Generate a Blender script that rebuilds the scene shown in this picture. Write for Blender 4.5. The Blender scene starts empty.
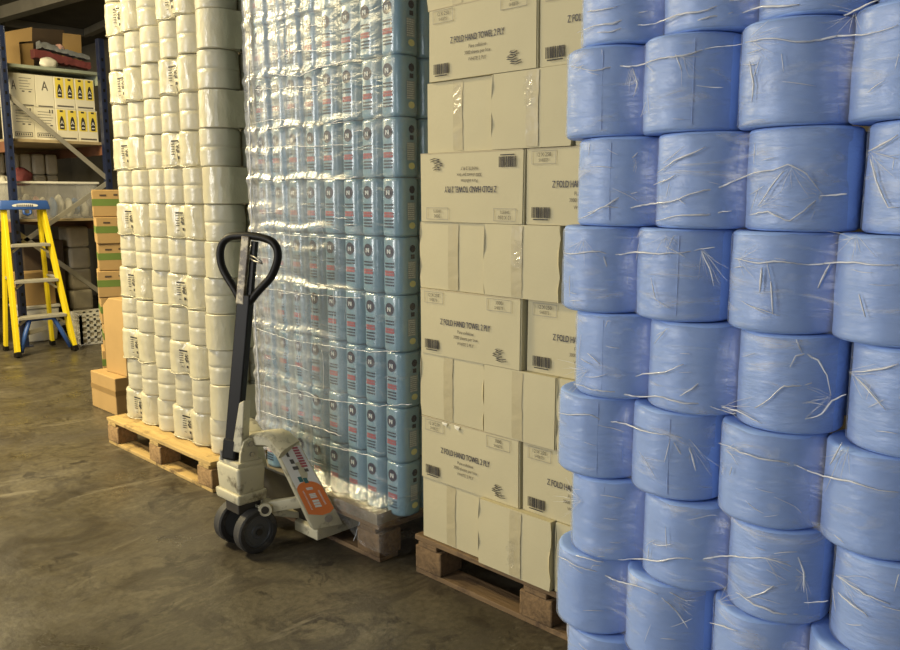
import bpy, bmesh, math, random
import numpy as np
from mathutils import Vector, Matrix
random.seed(7)
S = bpy.context.scene
COL = S.collection
PI = math.pi

# ------------------------------------------------------------------ camera
FPX, CX, CY, CAMZ = 830.0, 450.0, 325.0, 1.46
PITCH = math.atan(129.0 / FPX)
YAW = math.radians(45.2)
F = Vector((-math.cos(YAW) * math.cos(PITCH), math.sin(YAW) * math.cos(PITCH), -math.sin(PITCH)))
RT = Vector((math.sin(YAW), math.cos(YAW), 0))
UP = RT.cross(F)
CAM = Vector((0, 0, CAMZ))
cd = bpy.data.cameras.new('camera')
cd.sensor_width = 36
cd.lens = FPX / 900 * 36
cd.clip_start = 0.02
cam = bpy.data.objects.new('camera', cd)
COL.objects.link(cam)
cam.matrix_world = Matrix.Translation(CAM) @ Matrix((RT, UP, -F)).transposed().to_4x4()
S.camera = cam

# ------------------------------------------------------------------ light
S.view_settings.view_transform = 'Standard'
S.view_settings.look = 'None'
S.view_settings.gamma = 1
S.view_settings.use_curve_mapping = False
S.view_settings.exposure = -0.2
W = bpy.data.worlds.new('world')
S.world = W
W.use_nodes = True
W.node_tree.nodes['Background'].inputs[0].default_value = (0.75, 0.8, 0.9, 1)
W.node_tree.nodes['Background'].inputs[1].default_value = 0.25

def area(name, loc, target, sx, sy, power, col):
    l = bpy.data.lights.new(name, 'AREA')
    l.shape = 'RECTANGLE'
    l.size, l.size_y, l.energy, l.color = sx, sy, power, col
    o = bpy.data.objects.new(name, l)
    COL.objects.link(o)
    o.location = loc
    d = Vector(target) - Vector(loc)
    o.rotation_euler = d.to_track_quat('-Z', 'Y').to_euler()
    return o

WARM = (1.0, 0.83, 0.47)
COOL = (0.86, 0.93, 1.0)
# unseen area lights added behind the camera, then warm lamps along the aisle
area('rear_fill_light', (1.2, -4.9, 1.9), (-1.0, 2.0, 1.6), 2.6, 2.6, 85, COOL)  # added for upright highlights on the rolls; no doorway is built
area('left_fill_light', (-4.3, -5.0, 2.1), (-0.4, 1.6, 1.8), 2.6, 2.4, 410, (0.98, 0.97, 0.94))  # added to light the blue rolls from the left
area('aisle_lamp_far', (-10.0, -0.6, 3.0), (-6.0, 2.4, 0.9), 3.0, 1.0, 60, WARM)
area('aisle_lamp_middle', (-6.6, -1.2, 3.3), (-4.9, 1.4, 0.4), 2.8, 0.8, 8, WARM)
area('blue_stack_fill_light', (-2.9, -1.5, 3.3), (-0.7, 1.5, 1.5), 1.8, 0.5, 20, (1.0, 0.86, 0.60))  # extra light added to brighten the blue stack
area('rack_lamp', (-7.3, 1.5, 3.4), (-8.2, 2.3, 0.9), 1.2, 0.3, 75, (1.0, 0.84, 0.50))
area('aisle_lamp_side', (-6.2, 0.3, 3.48), (-6.2, 0.33, 0.0), 2.6, 0.5, 420, WARM)

# ------------------------------------------------------------------ pixel helpers
def ray(x, y):
    return F * FPX + RT * (x - CX) + UP * (CY - y)
def atz(x, y, z=0.0):
    d = ray(x, y); return CAM + d * ((z - CAMZ) / d.z)
def aty(x, y, Y):
    d = ray(x, y); return CAM + d * (Y / d.y)
def atx(x, y, X):
    d = ray(x, y); return CAM + d * (X / d.x)

# ------------------------------------------------------------------ materials
def nodes(m):
    m.use_nodes = True
    nt = m.node_tree
    return nt, nt.nodes, nt.links, nt.nodes['Principled BSDF']

def mat(name, col, rough=0.6, var=0.12, nscale=8.0, bump=0.0, bscale=40.0, metal=0.0, coat=0.0,
        coat_rough=0.2, dirt=None, dirt_amt=0.0, dirt_scale=6.0, stretch=(1, 1, 1), spec=0.5, sss=0.0):
    m = bpy.data.materials.new(name)
    nt, N, L, P = nodes(m)
    tc = N.new('ShaderNodeTexCoord')
    mp = N.new('ShaderNodeMapping'); mp.inputs['Scale'].default_value = stretch
    L.new(tc.outputs['Object'], mp.inputs['Vector'])
    nz = N.new('ShaderNodeTexNoise'); nz.inputs['Scale'].default_value = nscale; nz.inputs['Detail'].default_value = 5
    L.new(mp.outputs['Vector'], nz.inputs['Vector'])
    rp = N.new('ShaderNodeValToRGB')
    rp.color_ramp.elements[0].position = 0.3; rp.color_ramp.elements[1].position = 0.7
    rp.color_ramp.elements[0].color = [max(0, c * (1 - var)) for c in col] + [1]
    rp.color_ramp.elements[1].color = [min(1, c * (1 + var)) for c in col] + [1]
    L.new(nz.outputs['Fac'], rp.inputs['Fac'])
    out = rp.outputs['Color']
    if dirt:
        n2 = N.new('ShaderNodeTexNoise'); n2.inputs['Scale'].default_value = dirt_scale; n2.inputs['Detail'].default_value = 8
        n2.inputs['Roughness'].default_value = 0.65
        L.new(tc.outputs['Object'], n2.inputs['Vector'])
        r2 = N.new('ShaderNodeValToRGB')
        r2.color_ramp.elements[0].position = 0.62 - dirt_amt * 0.3; r2.color_ramp.elements[1].position = 0.72 - dirt_amt * 0.2
        L.new(n2.outputs['Fac'], r2.inputs['Fac'])
        mx = N.new('ShaderNodeMixRGB'); mx.inputs[2].default_value = list(dirt) + [1]
        L.new(r2.outputs['Color'], mx.inputs[0]); L.new(out, mx.inputs[1])
        out = mx.outputs[0]
    L.new(out, P.inputs['Base Color'])
    P.inputs['Roughness'].default_value = rough
    P.inputs['Metallic'].default_value = metal
    P.inputs['Coat Weight'].default_value = coat
    P.inputs['Coat Roughness'].default_value = coat_rough
    P.inputs['Specular IOR Level'].default_value = spec
    if sss:
        P.inputs['Subsurface Weight'].default_value = sss
        P.inputs['Subsurface Radius'].default_value = (0.02, 0.02, 0.02)
    if bump:
        nb = N.new('ShaderNodeTexNoise'); nb.inputs['Scale'].default_value = bscale; nb.inputs['Detail'].default_value = 4
        L.new(mp.outputs['Vector'], nb.inputs['Vector'])
        b = N.new('ShaderNodeBump'); b.inputs['Strength'].default_value = bump; b.inputs['Distance'].default_value = 0.01
        L.new(nb.outputs['Fac'], b.inputs['Height'])
        L.new(b.outputs['Normal'], P.inputs['Normal'])
        if coat: L.new(b.outputs['Normal'], P.inputs['Coat Normal'])
    return m

def film_mat(name, base, fres, streak, haze, rough=0.16, bscale=18.0, bump=0.5, stretch=(1, 1, 1), tint=(1, 1, 1), left_sheen=None):
    """thin clear plastic: mostly see-through, glossy, milky where it bunches up"""
    m = bpy.data.materials.new(name)
    m.use_nodes = True
    nt = m.node_tree; N, L = nt.nodes, nt.links
    N.clear()
    out = N.new('ShaderNodeOutputMaterial')
    tc = N.new('ShaderNodeTexCoord')
    mp = N.new('ShaderNodeMapping'); mp.inputs['Scale'].default_value = stretch
    L.new(tc.outputs['Object'], mp.inputs['Vector'])
    nb = N.new('ShaderNodeTexNoise'); nb.inputs['Scale'].default_value = bscale; nb.inputs['Detail'].default_value = 5
    nb.inputs['Distortion'].default_value = 0.8
    L.new(mp.outputs['Vector'], nb.inputs['Vector'])
    b = N.new('ShaderNodeBump'); b.inputs['Strength'].default_value = bump; b.inputs['Distance'].default_value = 0.02
    L.new(nb.outputs['Fac'], b.inputs['Height'])
    g = N.new('ShaderNodeBsdfGlossy'); g.inputs['Roughness'].default_value = rough
    g.inputs['Color'].default_value = list(tint) + [1]
    L.new(b.outputs['Normal'], g.inputs['Normal'])
    d = N.new('ShaderNodeBsdfDiffuse'); d.inputs['Color'].default_value = (0.85, 0.85, 0.83, 1)
    L.new(b.outputs['Normal'], d.inputs['Normal'])
    t = N.new('ShaderNodeBsdfTransparent'); t.inputs['Color'].default_value = (0.97, 0.97, 0.97, 1)
    fr = N.new('ShaderNodeFresnel'); fr.inputs['IOR'].default_value = 1.45
    L.new(b.outputs['Normal'], fr.inputs['Normal'])
    # milky streaks
    ns = N.new('ShaderNodeTexNoise'); ns.inputs['Scale'].default_value = bscale * 0.7; ns.inputs['Detail'].default_value = 7
    ns.inputs['Distortion'].default_value = 1.5
    L.new(mp.outputs['Vector'], ns.inputs['Vector'])
    rs = N.new('ShaderNodeValToRGB'); rs.color_ramp.elements[0].position = 0.56; rs.color_ramp.elements[1].position = 0.78
    L.new(ns.outputs['Fac'], rs.inputs['Fac'])
    m1 = N.new('ShaderNodeMath'); m1.operation = 'MULTIPLY_ADD'; m1.inputs[1].default_value = streak; m1.inputs[2].default_value = haze
    L.new(rs.outputs['Color'], m1.inputs[0])
    if left_sheen:
        # warm reflection painted in as extra haze and gloss, fading along x
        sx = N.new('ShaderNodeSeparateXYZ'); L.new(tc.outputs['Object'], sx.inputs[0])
        mr = N.new('ShaderNodeMapRange'); mr.inputs[1].default_value = left_sheen[0]; mr.inputs[2].default_value = left_sheen[1]
        mr.inputs[3].default_value = left_sheen[2]; mr.inputs[4].default_value = 0.0
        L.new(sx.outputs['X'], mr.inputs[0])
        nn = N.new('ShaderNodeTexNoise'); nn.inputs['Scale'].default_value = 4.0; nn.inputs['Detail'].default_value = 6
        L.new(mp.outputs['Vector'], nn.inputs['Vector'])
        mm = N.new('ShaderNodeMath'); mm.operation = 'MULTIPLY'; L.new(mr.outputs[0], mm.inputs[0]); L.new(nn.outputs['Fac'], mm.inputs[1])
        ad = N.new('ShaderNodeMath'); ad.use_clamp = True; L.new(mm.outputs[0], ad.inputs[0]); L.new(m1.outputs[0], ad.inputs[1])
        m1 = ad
    mixh = N.new('ShaderNodeMixShader'); L.new(m1.outputs[0], mixh.inputs[0]); L.new(t.outputs[0], mixh.inputs[1]); L.new(d.outputs[0], mixh.inputs[2])
    frs = fr.outputs[0]
    if left_sheen:
        gm = N.new('ShaderNodeMath'); gm.operation = 'MULTIPLY_ADD'; gm.inputs[1].default_value = 0.8 / left_sheen[2]; gm.inputs[2].default_value = 0.2
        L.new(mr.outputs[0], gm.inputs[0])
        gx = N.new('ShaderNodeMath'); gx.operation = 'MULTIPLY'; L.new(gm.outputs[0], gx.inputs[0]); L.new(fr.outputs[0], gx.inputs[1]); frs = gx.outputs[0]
    m2 = N.new('ShaderNodeMath'); m2.operation = 'MULTIPLY_ADD'; m2.inputs[1].default_value = fres; m2.inputs[2].default_value = base; m2.use_clamp = True
    L.new(frs, m2.inputs[0])
    mixg = N.new('ShaderNodeMixShader'); L.new(m2.outputs[0], mixg.inputs[0]); L.new(mixh.outputs[0], mixg.inputs[1]); L.new(g.outputs[0], mixg.inputs[2])
    L.new(mixg.outputs[0], out.inputs['Surface'])
    return m

def floor_mat():
    m = bpy.data.materials.new('worn_concrete')
    nt, N, L, P = nodes(m)
    tc = N.new('ShaderNodeTexCoord')
    def noise(scale, detail, vec, dist=0.0, rough=0.6):
        n = N.new('ShaderNodeTexNoise'); n.inputs['Scale'].default_value = scale; n.inputs['Detail'].default_value = detail
        n.inputs['Distortion'].default_value = dist; n.inputs['Roughness'].default_value = rough
        L.new(vec, n.inputs['Vector']); return n.outputs['Fac']
    def ramp(fac, p0, p1, c0=(0, 0, 0), c1=(1, 1, 1)):
        r = N.new('ShaderNodeValToRGB'); r.color_ramp.elements[0].position = p0; r.color_ramp.elements[1].position = p1
        r.color_ramp.elements[0].color = list(c0) + [1]; r.color_ramp.elements[1].color = list(c1) + [1]
        L.new(fac, r.inputs['Fac']); return r.outputs['Color']
    def mix(fac, a, b):
        x = N.new('ShaderNodeMixRGB'); L.new(fac, x.inputs[0])
        for i, v in ((1, a), (2, b)):
            if isinstance(v, tuple): x.inputs[i].default_value = list(v) + [1]
            else: L.new(v, x.inputs[i])
        return x.outputs[0]
    V = tc.outputs['Object']
    base = ramp(noise(1.1, 8, V, 0.3), 0.3, 0.7, (0.056, 0.047, 0.031), (0.140, 0.120, 0.080))
    fine = ramp(noise(38, 6, V), 0.3, 0.75, (0.58, 0.58, 0.58), (1.22, 1.22, 1.22))
    mul = N.new('ShaderNodeMixRGB'); mul.blend_type = 'MULTIPLY'; mul.inputs[0].default_value = 1
    L.new(base, mul.inputs[1]); L.new(fine, mul.inputs[2])
    stain = ramp(noise(3.0, 10, V, 1.0, 0.75), 0.50, 0.58)
    c = mix(stain, mul.outputs[0], (0.045, 0.037, 0.026))
    spots = ramp(noise(6.5, 8, V, 0.8, 0.68), 0.57, 0.63)
    c = mix(spots, c, (0.032, 0.026, 0.019))
    # tyre drags, running out from the stacks into the aisle
    mp = N.new('ShaderNodeMapping'); mp.inputs['Rotation'].default_value = (0, 0, 0.35); mp.inputs['Scale'].default_value = (3.6, 0.9, 1)
    L.new(V, mp.inputs['Vector'])
    drag = ramp(noise(2.2, 9, mp.outputs['Vector'], 1.2, 0.74), 0.52, 0.60)
    c = mix(drag, c, (0.060, 0.050, 0.035))
    mp2 = N.new('ShaderNodeMapping'); mp2.inputs['Rotation'].default_value = (0, 0, -0.9); mp2.inputs['Scale'].default_value = (3.2, 1.0, 1)
    L.new(V, mp2.inputs['Vector'])
    dust = ramp(noise(1.3, 8, mp2.outputs['Vector'], 1.6, 0.75), 0.58, 0.72)
    c = mix(dust, c, (0.21, 0.187, 0.138))
    L.new(c, P.inputs['Base Color'])
    r = ramp(noise(2.4, 7, V, 0.4), 0.35, 0.7, (0.26, 0.26, 0.26), (0.58, 0.58, 0.58))
    L.new(r, P.inputs['Roughness'])
    b = N.new('ShaderNodeBump'); b.inputs['Strength'].default_value = 0.25; b.inputs['Distance'].default_value = 0.01
    L.new(noise(26, 8, V), b.inputs['Height']); L.new(b.outputs['Normal'], P.inputs['Normal'])
    return m

M = {}
M['floor'] = floor_mat()
M['wall'] = mat('painted_block_wall', (0.20, 0.18, 0.14), 0.85, 0.15, 3, 0.3, 30)
M['ceil'] = mat('ceiling_boards', (0.085, 0.075, 0.060), 0.8, 0.2, 4)
M['beam'] = mat('pale_beam_paint', (0.22, 0.20, 0.16), 0.6, 0.12, 6)
M['blue'] = mat('blue_tissue', (0.295, 0.445, 0.80), 0.6, 0.05, 5, 0.16, 26, coat=0.22, coat_rough=0.5, stretch=(1, 1, 2.6))
M['blue2'] = mat('blue_tissue_creased', (0.295, 0.445, 0.80), 0.6, 0.05, 5, 0.45, 22, coat=0.25, coat_rough=0.42, stretch=(1, 1, 3.5))
M['white'] = mat('white_tissue', (0.57, 0.53, 0.385), 0.6, 0.04, 5, 0.22, 22, coat=0.75, coat_rough=0.25, stretch=(1, 1, 2.0))
M['whitefilm'] = mat('milky_pack_film', (0.61, 0.56, 0.385), 0.35, 0.05, 7, 0.55, 26, coat=0.6, coat_rough=0.16, stretch=(1, 1, 0.6))
M['film'] = film_mat('clear_shrink_film', 0.015, 0.30, 0.34, 0.09, 0.36, 14, 0.5, (0.6, 0.6, 2.6))
M['wrap'] = film_mat('pallet_stretch_wrap', 0.006, 0.25, 0.20, 0.03, 0.32, 9, 0.55, (0.6, 1, 1.8), left_sheen=(-3.40, -2.60, 0.62))
M['skirt'] = film_mat('crumpled_stretch_wrap', 0.006, 0.12, 0.10, 0.04, 0.16, 24, 0.7, (1, 1, 1))
M['string'] = mat('bunched_film', (0.72, 0.73, 0.75), 0.3, 0.05, 30, coat=0.6, coat_rough=0.15)
M['ink'] = mat('black_ink', (0.025, 0.024, 0.030), 0.7, 0.1)
M['inkgrey'] = mat('grey_ink', (0.11, 0.10, 0.09), 0.7, 0.1)
M['inkfaint'] = mat('faint_ink', (0.36, 0.33, 0.26), 0.7, 0.1)
M['inknavy'] = mat('navy_ink', (0.025, 0.028, 0.060), 0.6, 0.1)
M['red'] = mat('red_ink', (0.42, 0.10, 0.12), 0.6, 0.1)
M['orange'] = mat('orange_sticker', (0.80, 0.22, 0.055), 0.45, 0.06)
M['paper'] = mat('white_sticker', (0.78, 0.77, 0.73), 0.5, 0.04)
M['teal'] = mat('teal_ink', (0.05, 0.16, 0.16), 0.5, 0.05)
M['print_lite'] = mat('pale_print', (0.62, 0.66, 0.66), 0.5, 0.08)
M['print_grey'] = mat('grey_print', (0.26, 0.31, 0.33), 0.5, 0.2, 60)
M['print_yel'] = mat('yellow_print', (0.62, 0.62, 0.30), 0.5, 0.1)
M['kroll'] = mat('pale_blue_printed_film', (0.19, 0.32, 0.40), 0.38, 0.10, 6, 0.25, 18, coat=1.0, coat_rough=0.16, stretch=(1, 1, 0.6))
M['box'] = mat('cream_carton', (0.56, 0.50, 0.315), 0.75, 0.04, 4, 0.08, 60)
M['boxlip'] = mat('carton_edge', (0.50, 0.42, 0.27), 0.8, 0.1, 20)
M['tape'] = mat('clear_tape', (0.50, 0.435, 0.265), 0.35, 0.06, 12, 0.25, 30, coat=0.25, coat_rough=0.2)
M['tear'] = mat('torn_paper', (0.80, 0.76, 0.62), 0.9, 0.05)
M['brown'] = mat('brown_carton', (0.42, 0.27, 0.105), 0.8, 0.07, 5, 0.08, 60)
M['browntape'] = mat('brown_tape', (0.30, 0.19, 0.075), 0.3, 0.06)
M['green'] = mat('green_band', (0.13, 0.20, 0.035), 0.6, 0.08)
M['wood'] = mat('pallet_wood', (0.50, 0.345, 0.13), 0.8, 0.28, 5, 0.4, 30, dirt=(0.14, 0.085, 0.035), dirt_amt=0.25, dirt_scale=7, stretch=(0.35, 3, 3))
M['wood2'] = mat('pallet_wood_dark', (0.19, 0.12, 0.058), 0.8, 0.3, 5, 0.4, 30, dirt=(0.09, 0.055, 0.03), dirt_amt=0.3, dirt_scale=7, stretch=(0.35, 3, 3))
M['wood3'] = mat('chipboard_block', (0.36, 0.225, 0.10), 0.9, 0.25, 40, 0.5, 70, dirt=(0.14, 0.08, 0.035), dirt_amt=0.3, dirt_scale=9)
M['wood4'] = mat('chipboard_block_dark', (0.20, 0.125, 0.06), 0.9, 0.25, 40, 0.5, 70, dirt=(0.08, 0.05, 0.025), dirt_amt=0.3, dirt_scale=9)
M['tray'] = mat('dark_tray_card', (0.22, 0.185, 0.13), 0.7, 0.12, 6)
M['cream'] = mat('worn_cream_paint', (0.57, 0.525, 0.365), 0.45, 0.06, 6, 0.12, 30, dirt=(0.13, 0.105, 0.065), dirt_amt=0.30, dirt_scale=11)
M['black'] = mat('black_paint', (0.010, 0.009, 0.008), 0.45, 0.2, 10, spec=0.2)
M['bare'] = mat('scratched_metal', (0.16, 0.13, 0.09), 0.45, 0.3, 20, dirt=(0.60, 0.52, 0.34), dirt_amt=0.55, dirt_scale=35)
M['steel'] = mat('dull_steel', (0.42, 0.40, 0.36), 0.35, 0.15, 15, metal=0.8)
M['rubber'] = mat('grey_rubber', (0.040, 0.038, 0.036), 0.65, 0.2, 12, dirt=(0.13, 0.115, 0.09), dirt_amt=0.15, dirt_scale=10)
M['hub'] = mat('grey_nylon_hub', (0.085, 0.088, 0.092), 0.5, 0.12, 12)
M['grime'] = mat('greasy_steel', (0.05, 0.043, 0.034), 0.5, 0.3, 12)
M['navy'] = mat('navy_powder_coat', (0.012, 0.020, 0.060), 0.4, 0.12, 8, coat=0.2)
M['brace'] = mat('galvanised_brace', (0.36, 0.34, 0.29), 0.45, 0.1, 9, metal=0.3)
M['shelf'] = mat('pale_green_shelf', (0.30, 0.34, 0.27), 0.6, 0.1, 5)
M['shelfwood'] = mat('chipboard_shelf', (0.36, 0.28, 0.16), 0.8, 0.15, 12)
M['rackbeam'] = mat('dull_orange_beam', (0.20, 0.085, 0.045), 0.6, 0.15, 6)
M['yellow'] = mat('yellow_fibreglass', (0.78, 0.60, 0.015), 0.4, 0.05, 6)
M['ladblue'] = mat('ladder_blue_plastic', (0.030, 0.085, 0.30), 0.4, 0.1, 8)
M['alu'] = mat('worn_aluminium', (0.50, 0.48, 0.41), 0.4, 0.08, 20, metal=0.35)
M['pbox'] = mat('white_product_carton', (0.74, 0.70, 0.56), 0.6, 0.04, 6)
M['pyel'] = mat('yellow_product_card', (0.80, 0.64, 0.10), 0.5, 0.05)
M['bin'] = film_mat('cloudy_plastic_bin', 0.03, 0.5, 0.10, 0.13, 0.4, 5, 0.1)
M['whiteplastic'] = mat('white_plastic', (0.72, 0.70, 0.62), 0.4, 0.05, 6)
M['bagwhite'] = mat('white_bag', (0.70, 0.67, 0.56), 0.5, 0.1, 12, 0.8, 14)
M['bagblue'] = mat('blue_bag', (0.10, 0.20, 0.42), 0.5, 0.1, 12, 0.8, 14)
M['bagpink'] = mat('pink_bag', (0.62, 0.36, 0.30), 0.5, 0.1, 12, 0.8, 14)
M['maroon'] = mat('maroon_textile', (0.16, 0.035, 0.035), 0.8, 0.2, 12, 0.6, 30)
M['greycloth'] = mat('grey_cloth', (0.20, 0.21, 0.22), 0.85, 0.2, 12, 0.6, 30)
M['darkbox'] = mat('dark_carton', (0.075, 0.05, 0.03), 0.8, 0.1)
M['dullwhite'] = mat('dusty_wrapped_stock', (0.55, 0.49, 0.36), 0.6, 0.1, 8, 0.4, 16)

# ------------------------------------------------------------------ mesh helpers
class MB:
    def __init__(s): s.v, s.f, s.mi, s.cur = [], [], [], 0
    def add(s, vs, fs):
        o = len(s.v)
        s.v += [tuple(p) for p in vs]
        s.f += [tuple(i + o for i in f) for f in fs]
        s.mi += [s.cur] * len(fs)
        return s
    def hexa(s, p):   # 8 points: bottom 4 ccw, top 4 ccw
        return s.add(p, [(3, 2, 1, 0), (4, 5, 6, 7), (0, 1, 5, 4), (1, 2, 6, 5), (2, 3, 7, 6), (3, 0, 4, 7)])
    def box(s, x0, x1, y0, y1, z0, z1):
        return s.hexa([(x0, y0, z0), (x1, y0, z0), (x1, y1, z0), (x0, y1, z0), (x0, y0, z1), (x1, y0, z1), (x1, y1, z1), (x0, y1, z1)])
    def bar(s, a, b, w, h, up=(0, 0, 1)):
        a, b = Vector(a), Vector(b); d = (b - a).normalized()
        u = Vector(up); r = d.cross(u)
        if r.length < 1e-4: u = Vector((1, 0, 0)); r = d.cross(u)
        r.normalize(); u = r.cross(d)
        P = []
        for c in (a, b):
            for i, j in ((-1, -1), (1, -1), (1, 1), (-1, 1)):
                P.append(c + r * (i * w / 2) + u * (j * h / 2))
        return s.hexa(P)
    def tube(s, pts, r, n=8, caps=True, radii=None, closed=False):
        pts = [Vector(p) for p in pts]; k = len(pts)
        vs, fs = [], []
        prev = None
        for i, p in enumerate(pts):
            if closed: t = pts[(i + 1) % k] - pts[i - 1]
            else: t = pts[min(i + 1, k - 1)] - pts[max(i - 1, 0)]
            t.normalize()
            if prev is None:
                u = t.orthogonal().normalized()
            else:
                u = prev - t * prev.dot(t)
                u = u.normalized() if u.length > 1e-6 else t.orthogonal().normalized()
            prev = u; w = t.cross(u)
            rr = radii[i] if radii else r
            for j in range(n):
                a = 2 * PI * j / n
                vs.append(p + u * (math.cos(a) * rr) + w * (math.sin(a) * rr))
        for i in range(k if closed else k - 1):
            i2 = (i + 1) % k
            for j in range(n):
                fs.append((i * n + j, i * n + (j + 1) % n, i2 * n + (j + 1) % n, i2 * n + j))
        if caps and not closed:
            fs.append(tuple(range(n - 1, -1, -1))); fs.append(tuple(range((k - 1) * n, k * n)))
        return s.add(vs, fs)
    def cyl(s, a, b, r, n=20):
        return s.tube([a, b], r, n)
    def lathe(s, prof, n=40, disp=None, axis=None):
        vs, fs = [], []
        for i, (r, z) in enumerate(prof):
            for j in range(n):
                a = 2 * PI * j / n
                rr = r + (disp(a, z, r) if disp else 0)
                vs.append((rr * math.cos(a), rr * math.sin(a), z))
        for i in range(len(prof) - 1):
            for j in range(n):
                fs.append((i * n + j, i * n + (j + 1) % n, (i + 1) * n + (j + 1) % n, (i + 1) * n + j))
        if axis:
            vs = [axis @ Vector(v) for v in vs]
        return s.add(vs, fs)
    def prism(s, poly, a, b):
        """poly: points (p,q) mapped by functions a (near) and b (far)"""
        n = len(poly)
        vs = [a(*p) for p in poly] + [b(*p) for p in poly]
        fs = [tuple(range(n - 1, -1, -1)), tuple(range(n, 2 * n))]
        fs += [(i, (i + 1) % n, n + (i + 1) % n, n + i) for i in range(n)]
        return s.add(vs, fs)
    def mesh(s, name, mats, smooth=False, bevel=0.0, seg=2):
        me = bpy.data.meshes.new(name)
        me.from_pydata(s.v, [], s.f)
        for m in (mats if isinstance(mats, (list, tuple)) else [mats]): me.materials.append(m)
        if len(me.materials) > 1:
            me.polygons.foreach_set('material_index', s.mi)
        bm = bmesh.new(); bm.from_mesh(me)
        bmesh.ops.recalc_face_normals(bm, faces=bm.faces)
        if bevel:
            es = [e for e in bm.edges if len(e.link_faces) == 2 and e.calc_face_angle(0) > 0.6]
            bmesh.ops.bevel(bm, geom=es, offset=bevel, segments=seg, affect='EDGES', profile=0.5, clamp_overlap=True)
        bm.to_mesh(me); bm.free()
        if smooth:
            me.polygons.foreach_set('use_smooth', [True] * len(me.polygons))
            if smooth != 'all':
                me.set_sharp_from_angle(angle=math.radians(38))
        me.update()
        return me

def obj(name, me, parent=None, loc=(0, 0, 0), rot=(0, 0, 0)):
    o = bpy.data.objects.new(name, me); COL.objects.link(o)
    o.location = loc; o.rotation_euler = rot
    if parent: o.parent = parent
    return o
def tag(o, label, cat, group=None):
    o['label'] = label; o['category'] = cat
    if group: o['group'] = group
    return o
def thing(name, label, cat, loc=(0, 0, 0), rz=0.0, group=None):
    return tag(obj(name, None, None, loc, (0, 0, rz)), label, cat, group)
def struct(name, me, parent=None):
    o = obj(name, me, parent)
    if not parent: o['kind'] = 'structure'
    return o
def boxmesh(x0, x1, y0, y1, z0, z1, m, bevel=0.003, name='box'):
    return MB().box(x0, x1, y0, y1, z0, z1).mesh(name, m, False, bevel)

_tx = {}
def text_geo(s, size):
    """flat triangles of a line of lettering, centred, in the XY plane"""
    k = (s, size)
    if k not in _tx:
        c = bpy.data.curves.new('t', 'FONT'); c.body = s; c.size = size; c.align_x = 'CENTER'; c.align_y = 'CENTER'
        c.resolution_u = 3
        o = bpy.data.objects.new('t', c)
        me = bpy.data.meshes.new_from_object(o)
        _tx[k] = ([tuple(v.co) for v in me.vertices], [tuple(p.vertices) for p in me.polygons])
        bpy.data.objects.remove(o); bpy.data.meshes.remove(me); bpy.data.curves.remove(c)
    return _tx[k]
def put_text(mb, s, size, cx, cz, y, sx=1.0, flip=False):
    """lettering on a face that looks to -y"""
    vs, fs = text_geo(s, size)
    g = -1 if flip else 1
    mb.add([(cx + g * v[0] * sx, y, cz + g * v[1]) for v in vs], fs)
def rect(mb, x0, x1, z0, z1, y):
    mb.add([(x0, y, z0), (x1, y, z0), (x1, y, z1), (x0, y, z1)], [(0, 1, 2, 3)])
def frame(mb, x0, x1, z0, z1, y, t=0.002):
    rect(mb, x0, x1, z0, z0 + t, y); rect(mb, x0, x1, z1 - t, z1, y)
    rect(mb, x0, x0 + t, z0, z1, y); rect(mb, x1 - t, x1, z0, z1, y)

# ------------------------------------------------------------------ setting
X0, X1, Y0, Y1, ZC = -13.0, 4.5, -5.2, 5.0, 3.55
struct('floor', boxmesh(X0 - .1, X1 + .1, Y0 - .1, Y1 + .1, -0.12, 0, M['floor'], 0))
struct('ceiling', boxmesh(X0 - .1, X1 + .1, Y0 - .1, Y1 + .1, ZC, ZC + .1, M['ceil'], 0))
struct('wall_back', boxmesh(X0, X1, Y1, Y1 + .12, 0, ZC, M['wall'], 0))
struct('wall_left', boxmesh(X0 - .12, X0, Y0, Y1, 0, ZC, M['wall'], 0))
struct('wall_right', boxmesh(X1, X1 + .12, Y0, Y1, 0, ZC, M['wall'], 0))
struct('wall_front', boxmesh(X0, X1, Y0 - .12, Y0, 0, ZC, M['wall'], 0))
# ceiling beams over the rack
def beam(px0, px1, z, w, h, ext=(0.0, 0.0), n=1):
    a, b = atz(*px0, z), atz(*px1, z)
    d = (b - a).normalized()
    a, b = a - d * ext[0], b + d * ext[1]
    top = Vector((0, 0, (ZC - z) / 2 + 0.0))
    mb = MB().bar(a + Vector((0, 0, h / 2)), b + Vector((0, 0, h / 2)), w, h)
    o = struct('trim_%d' % n, mb.mesh('beam', M['beam'], False, 0.004))
beam((0, 21), (75, 0), 3.42, 0.13, 0.13, (2.0, 5.0), 1)
beam((30, 29), (88, 37), 3.47, 0.10, 0.08, (0.3, 0.0), 2)
beam((88, 36), (106, 28), 3.47, 0.10, 0.08, (0.0, 4.0), 3)

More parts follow.
